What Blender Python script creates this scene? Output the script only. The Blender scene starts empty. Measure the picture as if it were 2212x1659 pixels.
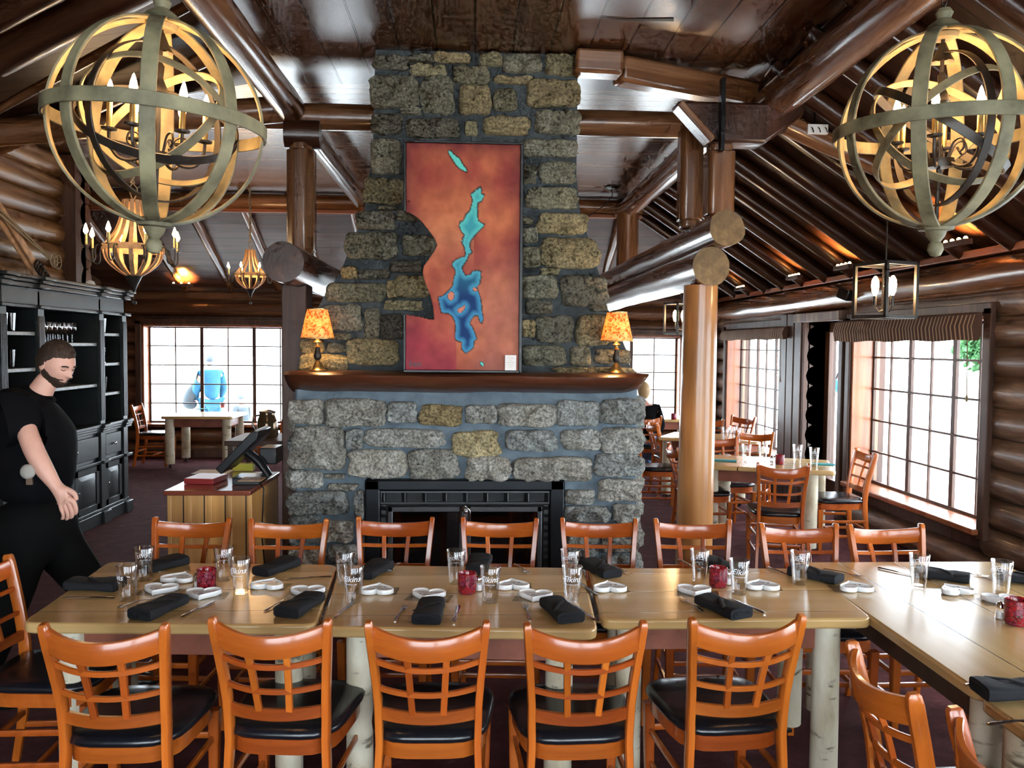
import bpy, math, random
from math import sin, cos, pi, sqrt, atan2, floor, exp
from mathutils import Vector, Matrix, noise as mnoise
random.seed(7)
S = bpy.context.scene
COL = S.collection
# ------------------------------------------------------------------ camera
FPX, IW, IH = 1780.0, 2212.0, 1659.0
CAMP = Vector((0, 0, 1.8))
YAW, PIT, ROL = math.atan(84.8 / FPX), math.atan(83.8 / FPX), 0.009
fw = Vector((sin(YAW) * cos(PIT), cos(YAW) * cos(PIT), -sin(PIT)))
r0 = Vector((cos(YAW), -sin(YAW), 0)); u0 = r0.cross(fw)
rt = r0 * cos(ROL) + u0 * sin(ROL); up = u0 * cos(ROL) - r0 * sin(ROL)
cd = bpy.data.cameras.new('camera'); cam = bpy.data.objects.new('camera', cd); COL.objects.link(cam)
Rm = Matrix((rt, up, -fw)).transposed().to_4x4()
cam.matrix_world = Matrix.Translation(CAMP) @ Rm
cd.sensor_fit = 'HORIZONTAL'; cd.sensor_width = 36; cd.lens = 36 * FPX / IW; cd.clip_start = .05; cd.clip_end = 300
S.camera = cam
def ray(px, py): return fw * FPX + rt * (px - IW / 2) - up * (py - IH / 2)
def PY(px, py, y): d = ray(px, py); return CAMP + d * (y / d.y)
def PX(px, py, x): d = ray(px, py); return CAMP + d * (x / d.x)
def PZ(px, py, z): d = ray(px, py); return CAMP + d * ((z - CAMP.z) / d.z)
# ------------------------------------------------------------------ exposure, sky
vs = S.view_settings; vs.view_transform = 'Standard'; vs.look = 'None'; vs.gamma = 1; vs.use_curve_mapping = False
vs.exposure = 1.0
W = bpy.data.worlds.new('sky'); S.world = W; W.use_nodes = True
bg = W.node_tree.nodes['Background']; bg.inputs[0].default_value = (.80, .91, 1.0, 1); bg.inputs[1].default_value = 8.5
try:
    S.cycles.max_bounces = 6; S.cycles.transparent_max_bounces = 12; S.cycles.diffuse_bounces = 3; S.cycles.use_adaptive_sampling = True; S.cycles.adaptive_threshold = .07; S.cycles.adaptive_min_samples = 12
    S.cycles.glossy_bounces = 3; S.cycles.transmission_bounces = 6; S.cycles.sample_clamp_indirect = 6
except Exception: pass
def portal(name, loc, normal, w, h):
    L = bpy.data.lights.new(name, 'AREA'); L.shape = 'RECTANGLE'; L.size = w; L.size_y = h
    L.cycles.is_portal = True
    o = bpy.data.objects.new(name, L); COL.objects.link(o); o.location = loc
    o.rotation_euler = Vector(normal).to_track_quat('-Z', 'Z').to_euler()
RX = 3.85      # inner face of the right wall
FY = 13.1      # far wall
BY = -3.0      # wall behind the photographer
CZ = 3.77      # flat ceiling
# window openings: (a0, a1, z0, z1)
WR = [(10.1, 12.3, .42, 2.06), (6.0, 8.18, .42, 2.06), (1.4, 4.6, .42, 2.06), (-2.4, .4, .42, 2.06)]   # right wall, along Y
DR = (8.42, 9.32, .05, 2.10)
WF = [(-5.15, -2.62, .50, 2.08), (-2.35, -.5, .50, 2.08), (1.05, 3.35, .50, 1.98)]      # far wall, along X
WB = [(-2.9, .4, .4, 2.9), (.7, 3.6, .4, 2.9)]               # back wall, along X
for i, (a, b, c, d) in enumerate(WR + [DR]): portal('window_portal', (RX + .35, (a + b) / 2, (c + d) / 2), (-1, 0, 0), b - a, d - c)
for a, b, c, d in WF: portal('window_portal', ((a + b) / 2, FY + .3, (c + d) / 2), (0, -1, 0), b - a, d - c)
for a, b, c, d in WB: portal('window_portal', ((a + b) / 2, BY - .3, (c + d) / 2), (0, 1, 0), b - a, d - c)
def lamp_light(name, loc, power, color=(1, .62, .28), r=.03, typ='POINT'):
    L = bpy.data.lights.new(name, typ); L.energy = power; L.color = color; L.shadow_soft_size = r
    o = bpy.data.objects.new(name, L); COL.objects.link(o); o.location = loc
    return o
# ------------------------------------------------------------------ materials
MATS = {}
class NT:
    def __init__(s, name):
        s.m = bpy.data.materials.new(name); s.m.use_nodes = True; s.t = s.m.node_tree; s.t.nodes.clear()
        s.out = s.n('ShaderNodeOutputMaterial'); s.b = s.n('ShaderNodeBsdfPrincipled'); s.l(s.b, 0, s.out, 0)
        MATS[name] = s.m
    def n(s, typ, **k):
        x = s.t.nodes.new(typ)
        for a, v in k.items(): setattr(x, a, v)
        return x
    def l(s, a, i, b, j): s.t.links.new(a.outputs[i], b.inputs[j])
    def coords(s, scale=(1, 1, 1), out='Object'):
        tc = s.n('ShaderNodeTexCoord'); mp = s.n('ShaderNodeMapping'); s.l(tc, out, mp, 0)
        mp.inputs['Scale'].default_value = scale; return mp
    def noise(s, scale, stretch=(1, 1, 1), detail=4, rough=.55, dist=0, src=None):
        mp = src or s.coords(stretch); x = s.n('ShaderNodeTexNoise'); s.l(mp, 0, x, 'Vector')
        x.inputs['Scale'].default_value = scale; x.inputs['Detail'].default_value = detail
        x.inputs['Roughness'].default_value = rough; x.inputs['Distortion'].default_value = dist; return x
    def ramp(s, src, stops, o=0):
        r = s.n('ShaderNodeValToRGB'); s.l(src, o, r, 0); e = r.color_ramp.elements
        while len(e) < len(stops): e.new(.5)
        for q, (p, c) in zip(e, stops): q.position = p; q.color = (*c, 1) if len(c) == 3 else c
        return r
    def bump(s, src, o=0, strength=.3, dist=.01):
        b = s.n('ShaderNodeBump'); s.l(src, o, b, 'Height'); b.inputs['Strength'].default_value = strength
        b.inputs['Distance'].default_value = dist; s.l(b, 0, s.b, 'Normal'); return b
    def mix(s, a, ai, b, bi, f, fi=0, typ='MIX', fac=None):
        m = s.n('ShaderNodeMixRGB', blend_type=typ)
        if f is not None: s.l(f, fi, m, 0)
        else: m.inputs[0].default_value = fac
        if hasattr(a, 'outputs'): s.l(a, ai, m, 1)
        else: m.inputs[1].default_value = (*a, 1)
        if hasattr(b, 'outputs'): s.l(b, bi, m, 2)
        else: m.inputs[2].default_value = (*b, 1)
        return m
    def set(s, rough=.5, metal=0, coat=0, spec=.5, trans=0, ior=1.45):
        s.b.inputs['Roughness'].default_value = rough; s.b.inputs['Metallic'].default_value = metal
        s.b.inputs['Coat Weight'].default_value = coat; s.b.inputs['Coat Roughness'].default_value = .12
        s.b.inputs['Specular IOR Level'].default_value = spec; s.b.inputs['Transmission Weight'].default_value = trans
        s.b.inputs['IOR'].default_value = ior; return s
def plain(name, c, rough=.5, metal=0, coat=0, spec=.5, nscale=0, namt=.25, bump=0, bscale=60, bdist=.004):
    t = NT(name); t.set(rough, metal, coat, spec)
    if nscale:
        nz = t.noise(nscale); d = tuple(x * (1 - namt) for x in c); e = tuple(min(1, x * (1 + namt)) for x in c)
        r = t.ramp(nz, [(.3, d), (.7, e)]); t.l(r, 0, t.b, 0)
    else: t.b.inputs[0].default_value = (*c, 1)
    if bump: t.bump(t.noise(bscale, detail=5), 0, bump, bdist)
    return t.m
def wood(name, dark, mid, light, rough=.35, axis=2, scale=14, coat=.2, bump=.15, rnd=0, knots=True, stretch=.06):
    t = NT(name); t.set(rough, 0, coat)
    st = [1, 1, 1]; st[axis] = stretch
    a = t.noise(scale, tuple(st), 6, .65, .6); r = t.ramp(a, [(.25, dark), (.5, mid), (.78, light)])
    st2 = [1, 1, 1]; st2[axis] = .35; k = t.noise(2.3, tuple(st2), 3)
    kr = t.ramp(k, [(.35, (.62, .62, .62)), (.65, (1.15, 1.1, 1.05))])
    m = t.mix(r, 0, kr, 0, None, fac=.8, typ='MULTIPLY')
    last = m
    if knots:
        vo = t.n('ShaderNodeTexVoronoi'); st3 = [1, 1, 1]; st3[axis] = .45; t.l(t.coords(tuple(st3)), 0, vo, 'Vector'); vo.inputs['Scale'].default_value = 3.1
        vr = t.ramp(vo, [(.03, (.25, .2, .16)), (.10, (1, 1, 1))]); last = t.mix(last, 0, vr, 0, None, fac=.85, typ='MULTIPLY')
    if rnd:
        oi = t.n('ShaderNodeObjectInfo'); h = t.n('ShaderNodeHueSaturation'); t.l(last, 0, h, 'Color')
        mr = t.n('ShaderNodeMapRange'); t.l(oi, 'Random', mr, 0); mr.inputs[3].default_value = 1 - rnd; mr.inputs[4].default_value = 1 + rnd; t.l(mr, 0, h, 'Value')
        mr2 = t.n('ShaderNodeMapRange'); t.l(oi, 'Random', mr2, 0); mr2.inputs[3].default_value = .5 - rnd * .035; mr2.inputs[4].default_value = .5 + rnd * .02; t.l(mr2, 0, h, 'Hue'); last = h
    t.l(last, 0, t.b, 0); t.bump(a, 0, bump, .004); return t.m
def planks(name, dark, mid, light, run, across, width, rough=.28, coat=.3, seam=.012, bump=.1, gscale=12):
    # boards running along axis `run`, laid side by side along axis `across`
    t = NT(name); t.set(rough, 0, coat)
    st = [1, 1, 1]; st[run] = .06
    a = t.noise(gscale, tuple(st), 4, .6, 0); r = t.ramp(a, [(.25, dark), (.5, mid), (.78, light)])
    tc = t.n('ShaderNodeTexCoord'); sx = t.n('ShaderNodeSeparateXYZ'); t.l(tc, 'Object', sx, 0)
    dv = t.n('ShaderNodeMath', operation='DIVIDE'); t.l(sx, across, dv, 0); dv.inputs[1].default_value = width
    fl = t.n('ShaderNodeMath', operation='FLOOR'); t.l(dv, 0, fl, 0); wn = t.n('ShaderNodeTexWhiteNoise', noise_dimensions='1D'); t.l(fl, 0, wn, 'W')
    fr = t.n('ShaderNodeMath', operation='FRACT'); t.l(dv, 0, fr, 0)
    sr = t.ramp(fr, [(0, (.02, .02, .02)), (seam * .55, (.02, .02, .02)), (seam, (1, 1, 1)), (1 - seam, (1, 1, 1)), (1 - seam * .55, (.02, .02, .02)), (1, (.02, .02, .02))])
    wr = t.ramp(wn, [(0, (.72, .72, .72)), (1, (1.15, 1.15, 1.15))])
    m = t.mix(r, 0, wr, 0, None, fac=1, typ='MULTIPLY'); m = t.mix(m, 0, sr, 0, None, fac=1, typ='MULTIPLY')
    vo = t.n('ShaderNodeTexVoronoi'); st3 = [1, 1, 1]; st3[run] = .5; t.l(t.coords(tuple(st3)), 0, vo, 'Vector'); vo.inputs['Scale'].default_value = 2.4
    vr = t.ramp(vo, [(.03, (.3, .25, .2)), (.09, (1, 1, 1))]); m = t.mix(m, 0, vr, 0, None, fac=.8, typ='MULTIPLY')
    t.l(m, 0, t.b, 0)
    t.b.inputs['Coat Roughness'].default_value = rough
    bm = t.bump(sr, 0, .5, .004)
    return t.m
def glass(name, tint=(1, 1, 1), gl=.08, rough=.03, edge=True):
    t = NT(name); t.t.nodes.remove(t.b)
    a = t.n('ShaderNodeBsdfTransparent'); a.inputs[0].default_value = (*tint, 1); g = t.n('ShaderNodeBsdfGlossy'); g.inputs['Roughness'].default_value = rough
    m = t.n('ShaderNodeMixShader'); t.l(a, 0, m, 1); t.l(g, 0, m, 2)
    if edge:
        lw = t.n('ShaderNodeLayerWeight'); lw.inputs[0].default_value = .35
        mr = t.n('ShaderNodeMapRange'); t.l(lw, 'Facing', mr, 0); mr.inputs[3].default_value = gl; mr.inputs[4].default_value = .75; t.l(mr, 0, m, 0)
    else: m.inputs[0].default_value = gl
    t.l(m, 0, t.out, 0); return t.m
def emit(name, c, s):
    t = NT(name); t.b.inputs[0].default_value = (*c, 1); t.b.inputs['Emission Color'].default_value = (*c, 1); t.b.inputs['Emission Strength'].default_value = s; return t.m
wood('log', (.055, .021, .009), (.17, .072, .030), (.36, .18, .085), .27, 2, 10, .45, .6)
wood('log_dark', (.018, .007, .004), (.045, .016, .008), (.10, .036, .016), .33, 2, 9, .25, .5)
wood('log_gold', (.26, .10, .028), (.46, .20, .06), (.66, .34, .12), .32, 2, 7, .35, .25)
wood('log_end', (.10, .055, .02), (.2, .12, .045), (.3, .19, .08), .6, 2, 20, 0, .3)
wood('log_wall_y', (.045, .024, .015), (.15, .088, .055), (.42, .29, .20), .48, 1, 11, .10, 1.0, stretch=.12)
wood('log_wall_x', (.045, .017, .008), (.11, .042, .018), (.24, .11, .05), .36, 0, 8, .3, .6)
wood('log_wall_l', (.06, .026, .008), (.19, .09, .03), (.42, .23, .09), .45, 1, 9, .08, .9)
wood('trim_red', (.16, .04, .014), (.32, .10, .035), (.48, .18, .07), .35, 2, 8, .3, .1, knots=False)
wood('trim_dark', (.030, .014, .009), (.07, .032, .020), (.13, .066, .040), .5, 2, 10, 0, .2, knots=False)
wood('mantel_wood', (.035, .010, .005), (.085, .025, .011), (.15, .05, .022), .33, 0, 10, .35, .4)
wood('chair_wood', (.30, .062, .008), (.46, .108, .013), (.62, .175, .025), .27, 2, 9, .5, .03, rnd=.18, knots=False)
wood('chair_rail_wood', (.28, .056, .007), (.44, .098, .012), (.60, .165, .023), .27, 0, 9, .5, .03, rnd=.18, knots=False)
wood('table_wood', (.38, .22, .09), (.54, .34, .15), (.66, .45, .22), .20, 0, 7, .6, .03)
planks('table_planks_x', (.57, .34, .12), (.71, .46, .19), (.82, .58, .27), 0, 1, .28, .2, .6, .008, .02, 7)
planks('table_planks_y', (.57, .34, .12), (.71, .46, .19), (.82, .58, .27), 1, 0, .28, .2, .6, .010, .02, 7)
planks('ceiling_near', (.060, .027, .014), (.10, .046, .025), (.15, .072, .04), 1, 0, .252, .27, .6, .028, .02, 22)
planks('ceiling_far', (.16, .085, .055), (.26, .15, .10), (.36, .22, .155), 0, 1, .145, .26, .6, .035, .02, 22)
planks('roof_boards', (.022, .010, .007), (.045, .020, .013), (.085, .038, .024), 0, 1, .16, .4, .1, .03, .15, 9)
planks('roof_boards_far', (.03, .013, .010), (.065, .030, .022), (.11, .052, .036), 0, 1, .16, .4, .15, .03, .15, 9)
planks('pine_boards', (.38, .17, .045), (.56, .29, .085), (.70, .40, .13), 2, 0, .125, .35, .3, .04, .15, 10)
plain('black_vinyl', (.006, .007, .010), .26, coat=.1, bump=.06, bscale=300, bdist=.001)
plain('black_cabinet', (.014, .017, .018), .35, nscale=6, bump=.05)
plain('cabinet_back', (.04, .036, .03), .5)
plain('cabinet_edge', (.17, .175, .17), .4, nscale=20, namt=.3)
plain('black_metal', (.012, .014, .017), .35, metal=.6)
plain('steel_dark', (.10, .105, .11), .35, metal=.8)
plain('chrome', (.6, .6, .6), .16, metal=1)
plain('brass_old', (.45, .33, .14), .3, metal=.9, nscale=30)
plain('black_cloth', (.006, .007, .010), .85, bump=.3, bscale=260, bdist=.002)
plain('dish_white', (.80, .82, .82), .28, coat=.3)
plain('ink_navy', (.02, .03, .10), .5)
plain('logo_white', (.9, .92, .95), .5)
plain('orb_wood', (.17, .15, .085), .62, nscale=8, namt=.6, bump=.2, bscale=40)
plain('barrel_wood', (.42, .24, .12), .55, nscale=14, namt=.35)
plain('iron', (.05, .045, .04), .45, metal=.7)
plain('rope', (.25, .19, .11), .9, bump=.5, bscale=120)
plain('skin', (.60, .33, .25), .5, nscale=12, namt=.08)
plain('hair_dark', (.035, .018, .010), .75, bump=.6, bscale=220, nscale=60, namt=.4)
plain('hair_grey', (.10, .12, .15), .7, bump=.5, bscale=160)
plain('hair_blonde', (.35, .24, .12), .7, bump=.5, bscale=160)
plain('shirt_black', (.004, .004, .005), .9, spec=.08, bump=.15, bscale=30)
plain('trouser_black', (.004, .004, .004), .9, spec=.08, bump=.15, bscale=30)
plain('blue_cloth', (.012, .10, .19), .7, nscale=7, namt=.2)
plain('denim', (.10, .2, .36), .8, nscale=30, namt=.3)
plain('grey_cloth', (.035, .05, .06), .8)
plain('white_plastic', (.7, .7, .68), .4)
plain('plastic_black', (.008, .009, .010), .3)
plain('cloth_pale', (.30, .28, .25), .8)
plain('paper', (.75, .72, .68), .7)
plain('yellow_card', (.55, .50, .05), .6)
plain('book_red', (.22, .02, .02), .35)
plain('counter_red', (.17, .04, .022), .22, coat=.5, nscale=5)
plain('pitcher_glass', (.10, .06, .03), .1, metal=.5)
plain('teal_cloth', (.02, .22, .24), .8)
plain('straw', (.12, .38, .28), .5)
plain('ground_pale', (.78, .78, .76), .9, nscale=2, namt=.06)
plain('leaf_green', (.03, .10, .03), .6, nscale=6, namt=.5)
plain('bark_brown', (.12, .07, .04), .9, nscale=9, bump=.5)
plain('wax', (.8, .7, .5), .5)
plain('apron_red', (.23, .07, .04), .45, nscale=5, namt=.4)
plain('frame_black', (.008, .008, .009), .4)
plain('rubber', (.01, .01, .01), .7)
t = NT('birch'); t.set(.6)
a = t.noise(5, (1, 1, .5), 5, .6, .5); r = t.ramp(a, [(.3, (.30, .23, .13)), (.5, (.52, .46, .33)), (.7, (.66, .62, .50))])
d = t.noise(16, (.45, .45, 1.5), 4, .6, .3); dr = t.ramp(d, [(.30, (.12, .09, .06)), (.40, (1, 1, 1))]); m = t.mix(r, 0, dr, 0, None, fac=.9, typ='MULTIPLY')
t.l(m, 0, t.b, 0); t.bump(d, 0, .3, .004)
t = NT('carpet'); t.set(.95, spec=.1)
a = t.noise(9, detail=6, rough=.7); r = t.ramp(a, [(.35, (.050, .016, .017)), (.6, (.085, .028, .030)), (.72, (.12, .055, .055))]); t.l(r, 0, t.b, 0); t.bump(t.noise(240), 0, .4, .004)
t = NT('mortar'); t.set(.85, spec=.2)
a = t.noise(7, detail=5); r = t.ramp(a, [(.3, (.075, .10, .12)), (.7, (.14, .18, .21))]); t.l(r, 0, t.b, 0); t.bump(t.noise(35, detail=6), 0, .5, .01)
t = NT('mortar_dark'); t.set(.85, spec=.15)
a = t.noise(7, detail=5); r = t.ramp(a, [(.3, (.035, .042, .045)), (.7, (.075, .088, .092))]); t.l(r, 0, t.b, 0); t.bump(t.noise(35, detail=6), 0, .6, .012)
t = NT('granite'); t.set(.8, spec=.25)
at = t.n('ShaderNodeVertexColor', layer_name='Col'); a = t.noise(55, detail=6, rough=.8); r = t.ramp(a, [(.36, (.22, .22, .22)), (.48, (.9, .9, .9)), (.62, (1.9, 1.9, 1.85))])
a2 = t.noise(9, detail=4); r2 = t.ramp(a2, [(.3, (.65, .62, .55)), (.7, (1.15, 1.15, 1.15))])
m = t.mix(at, 0, r, 0, None, fac=1, typ='MULTIPLY'); m = t.mix(m, 0, r2, 0, None, fac=.8, typ='MULTIPLY'); t.l(m, 0, t.b, 0)
t.bump(t.noise(22, detail=9, rough=.8), 0, 1.0, .035)
t = NT('painted'); t.set(.6, spec=.2)
at = t.n('ShaderNodeVertexColor', layer_name='Col'); t.l(at, 0, t.b, 0); t.bump(t.noise(60, (1, 1, .35), 5), 0, .35, .003)
t = NT('mosaic'); t.set(.15, coat=.4)
vo = t.n('ShaderNodeTexVoronoi', feature='DISTANCE_TO_EDGE'); t.l(t.coords(), 0, vo, 'Vector'); vo.inputs['Scale'].default_value = 70
vc = t.n('ShaderNodeTexVoronoi'); t.l(t.coords(), 0, vc, 'Vector'); vc.inputs['Scale'].default_value = 70
cr = t.ramp(vc, [(0, (.10, .008, .012)), (.4, (.32, .012, .02)), (.8, (.18, .02, .05)), (1, (.5, .03, .03))], 1); er = t.ramp(vo, [(.02, (.12, .08, .08)), (.07, (1, 1, 1))])
m = t.mix(cr, 0, er, 0, None, fac=1, typ='MULTIPLY'); t.l(m, 0, t.b, 0); t.bump(er, 0, .5, .002)
t = NT('shade_floral'); t.set(.8)
vo = t.noise(38, detail=4, dist=1.5); r = t.ramp(vo, [(.38, (.45, .12, .02)), (.5, (.95, .62, .25)), (.62, (1, .80, .48))]); t.l(r, 0, t.b, 0)
tl = t.n('ShaderNodeBsdfTranslucent'); t.l(r, 0, tl, 0); mx = t.n('ShaderNodeMixShader'); mx.inputs[0].default_value = .65; t.l(t.b, 0, mx, 1); t.l(tl, 0, mx, 2); t.l(mx, 0, t.out, 0)
t = NT('blind_cloth'); t.set(.9)
tc = t.coords(); wv = t.n('ShaderNodeTexWave', wave_type='BANDS', bands_direction='Y'); t.l(tc, 0, wv, 'Vector'); wv.inputs['Scale'].default_value = 6.0; wv.inputs['Distortion'].default_value = .3
r = t.ramp(wv, [(.0, (.05, .024, .016)), (.45, (.10, .05, .032)), (.84, (.13, .07, .045)), (.96, (.42, .30, .18))]); t.l(r, 0, t.b, 0)
glass('clear_glass', gl=.05); glass('window_glass', gl=.04, edge=False); glass('smoked_glass', (.10, .095, .09), .10, .08); glass('wrapper', (.86, .86, .84), .10, .2, edge=False)
emit('bulb_glow', (1, .72, .38), 28); emit('bulb_soft', (1, .66, .25), 12); emit('candle_glow', (1, .35, .08), 3)
# ------------------------------------------------------------------ mesh builder
def cr(P, k=5):
    P = [Vector(p) for p in P]; o = []
    for i in range(len(P) - 1):
        a, b, c, d = P[max(i - 1, 0)], P[i], P[i + 1], P[min(i + 2, len(P) - 1)]
        for j in range(k): t_ = j / k; o.append(.5 * ((2 * b) + (c - a) * t_ + (2 * a - 5 * b + 4 * c - d) * t_ * t_ + (3 * b - a - 3 * c + d) * t_ ** 3))
    return o + [P[-1]]
class MB:
    def __init__(s): s.v = []; s.f = []; s.c = []; s.cc = None; s.sm = []
    def add(s, vs_, fs, smooth=True):
        b = len(s.v); s.v += [tuple(p) for p in vs_]; s.f += [tuple(b + i for i in f) for f in fs]; s.sm += [smooth] * len(fs)
        if s.cc is not None: s.c += [s.cc] * len(vs_)
        return s
    def box(s, c, d, M=None):
        x, y, z = [k / 2 for k in d]; pts = [Vector((sx * x, sy * y, sz * z)) for sx in (-1, 1) for sy in (-1, 1) for sz in (-1, 1)]
        if M is not None: pts = [M @ p for p in pts]
        c = Vector(c); return s.add([c + p for p in pts], [(0, 1, 3, 2), (4, 6, 7, 5), (0, 4, 5, 1), (2, 3, 7, 6), (0, 2, 6, 4), (1, 5, 7, 3)], False)
    def b2(s, a, b): return s.box([(a[i] + b[i]) / 2 for i in range(3)], [abs(b[i] - a[i]) for i in range(3)])
    def sweep(s, path, radii, n=12, caps=True, sect=None, upv=None, smooth=True, closed=False):
        path = [Vector(p) for p in path]; N = len(path)
        if not hasattr(radii, '__len__'): radii = [radii] * N
        fs = []; vv = []; prev = None
        for i, p in enumerate(path):
            if closed: tg = path[(i + 1) % N] - path[i - 1]
            else: tg = (path[min(i + 1, N - 1)] - path[max(i - 1, 0)])
            tg.normalize()
            if upv is not None: sd = tg.cross(Vector(upv(p) if callable(upv) else upv))
            elif prev is None: sd = tg.cross(Vector((0, 0, 1)) if abs(tg.z) < .95 else Vector((0, 1, 0)))
            else: sd = prev - tg * prev.dot(tg)
            if sd.length < 1e-6: sd = tg.cross(Vector((1, 0, 0)))
            sd.normalize(); prev = sd; u_ = sd.cross(tg); u_.normalize()
            pr = sect if sect else [(cos(2 * pi * k / n), sin(2 * pi * k / n)) for k in range(n)]
            r = radii[i]; rx, ry = (r if hasattr(r, '__len__') else (r, r))
            vv += [p + sd * (a * rx) + u_ * (b * ry) for a, b in pr]
        m = len(pr)
        for i in range(N if closed else N - 1):
            j = (i + 1) % N
            for k in range(m): fs.append((i * m + k, i * m + (k + 1) % m, j * m + (k + 1) % m, j * m + k))
        if caps and not closed: fs.append(tuple(range(m - 1, -1, -1))); fs.append(tuple((N - 1) * m + k for k in range(m)))
        return s.add(vv, fs, smooth)
    def cyl(s, a, b, r, r2=None, n=16, smooth=True): return s.sweep([a, b], [r, r if r2 is None else r2], n, smooth=smooth)
    def lathe(s, prof, c=(0, 0, 0), n=24, closed=False):
        c = Vector(c); vv = []; fs = []
        for r, z in prof: vv += [c + Vector((r * cos(2 * pi * k / n), r * sin(2 * pi * k / n), z)) for k in range(n)]
        P = len(prof)
        for i in range(P if closed else P - 1):
            j = (i + 1) % P
            for k in range(n): fs.append((i * n + k, i * n + (k + 1) % n, j * n + (k + 1) % n, j * n + k))
        return s.add(vv, fs)
    def prism(s, pts, z0, z1, M=None, smooth=False):
        n = len(pts); vv = [Vector((x, y, z0)) for x, y in pts] + [Vector((x, y, z1)) for x, y in pts]
        if M is not None: vv = [M @ p for p in vv]
        fs = [tuple(range(n - 1, -1, -1)), tuple(range(n, 2 * n))] + [(k, (k + 1) % n, n + (k + 1) % n, n + k) for k in range(n)]
        return s.add(vv, fs, smooth)
    def ball(s, c, r, n=12, m=8):
        c = Vector(c); r = Vector(r) if hasattr(r, '__len__') else Vector((r, r, r)); vv = [c + Vector((0, 0, -r.z))]; fs = []
        for j in range(1, m):
            a = -pi / 2 + pi * j / m; vv += [c + Vector((r.x * cos(a) * cos(2 * pi * k / n), r.y * cos(a) * sin(2 * pi * k / n), r.z * sin(a))) for k in range(n)]
        vv.append(c + Vector((0, 0, r.z))); T = len(vv) - 1
        for k in range(n): fs.append((0, 1 + (k + 1) % n, 1 + k)); fs.append((T, 1 + (m - 2) * n + k, 1 + (m - 2) * n + (k + 1) % n))
        for j in range(m - 2):
            for k in range(n): a_, b_ = 1 + j * n + k, 1 + j * n + (k + 1) % n; fs.append((a_, b_, b_ + n, a_ + n))
        return s.add(vv, fs)
    def obj(s, name, mat, parent=None, bevel=0, seg=2, angle=40, sub=0, disp=0):
        me = bpy.data.meshes.new(name); me.from_pydata(s.v, [], s.f)
        for p, q in zip(me.polygons, s.sm): p.use_smooth = q or bevel > 0
        me.materials.append(MATS[mat]); me.update()
        if s.c and len(s.c) == len(s.v):
            at = me.color_attributes.new('Col', 'FLOAT_COLOR', 'POINT')
            for i, c in enumerate(s.c): at.data[i].color = (*c, 1)
        try: me.set_sharp_from_angle(angle=math.radians(angle))
        except Exception: pass
        o = bpy.data.objects.new(name, me); COL.objects.link(o); o.parent = parent
        if bevel: b = o.modifiers.new('bevel', 'BEVEL'); b.width = bevel; b.segments = seg; b.limit_method = 'ANGLE'; b.harden_normals = False
        if sub: m_ = o.modifiers.new('sub', 'SUBSURF'); m_.levels = sub; m_.render_levels = sub
        return o
def tag(o, label, cat, group=None, kind=None):
    if label: o['label'] = label
    if cat: o['category'] = cat
    if group: o['group'] = group
    if kind: o['kind'] = kind
    return o
def thing(name, label, cat, loc=(0, 0, 0), rz=0, group=None, scale=1):
    o = bpy.data.objects.new(name, None); COL.objects.link(o); o.location = loc; o.rotation_euler = (0, 0, rz); o.empty_display_size = .1
    if scale != 1: o.scale = (scale,) * 3
    return tag(o, label, cat, group)
KIDS = {}
def dup(root, loc, rz=0, label=None, group=None, scale=None, rot=None):
    r = root.copy(); COL.objects.link(r); r.location = loc; r.rotation_euler = rot or (0, 0, rz)
    if scale: r.scale = (scale,) * 3
    if label: r['label'] = label
    if group: r['group'] = group
    for ch in [o for o in list(root.children)]:
        c = ch.copy(); COL.objects.link(c); c.parent = r
        for g in list(ch.children):
            d_ = g.copy(); COL.objects.link(d_); d_.parent = c
    return r
def place(proto, used, loc, rz=0, label=None, group=None, scale=None, rot=None):
    if not used.get(proto.name):
        used[proto.name] = True; proto.location = loc; proto.rotation_euler = rot or (0, 0, rz)
        if scale: proto.scale = (scale,) * 3
        if label: proto['label'] = label
        if group: proto['group'] = group
        return proto
    return dup(proto, loc, rz, label, group, scale, rot)
USED = {}
def struct(name, mb, mat, parent=None, **k):
    o = mb.obj(name, mat, parent, **k)
    if parent is None: o['kind'] = 'structure'
    return o
def rzM(a): return Matrix.Rotation(a, 3, 'Z')
def text_data(s, size, shear=.25, extrude=0):
    cu = bpy.data.curves.new('t', 'FONT'); cu.body = s; cu.size = size; cu.shear = shear; cu.align_x = 'CENTER'; cu.align_y = 'CENTER'; cu.extrude = extrude; cu.resolution_u = 2
    o = bpy.data.objects.new('t', cu); COL.objects.link(o); dg = bpy.context.evaluated_depsgraph_get(); me = bpy.data.meshes.new_from_object(o.evaluated_get(dg))
    vv = [v.co.copy() for v in me.vertices]; ff = [tuple(p.vertices) for p in me.polygons]
    bpy.data.objects.remove(o); bpy.data.curves.remove(cu); bpy.data.meshes.remove(me); return vv, ff
def fbm(p, o=4):
    return mnoise.fractal(Vector(p), 1.0, 2.0, o)
def log_mb(L, r, r1=None, n=20, wob=.05, seed=0, cut=0):
    # a peeled log along +Z with swellings and flattened adze facets
    mb = MB(); r1 = r if r1 is None else r1; k = max(3, int(L / .25)); vv = []; fs = []
    for i in range(k + 1):
        z = L * i / k; rr = r + (r1 - r) * i / k
        for j in range(n):
            a = 2 * pi * j / n; q = rr * (1 + wob * fbm((cos(a) * 1.3 + seed, sin(a) * 1.3, z * 1.6 + seed)))
            vv.append((q * cos(a), q * sin(a), z))
    for i in range(k):
        for j in range(n): fs.append((i * n + j, i * n + (j + 1) % n, (i + 1) * n + (j + 1) % n, (i + 1) * n + j))
    fs.append(tuple(range(n - 1, -1, -1))); fs.append(tuple(k * n + j for j in range(n)))
    mb.add(vv, fs); return mb
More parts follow.
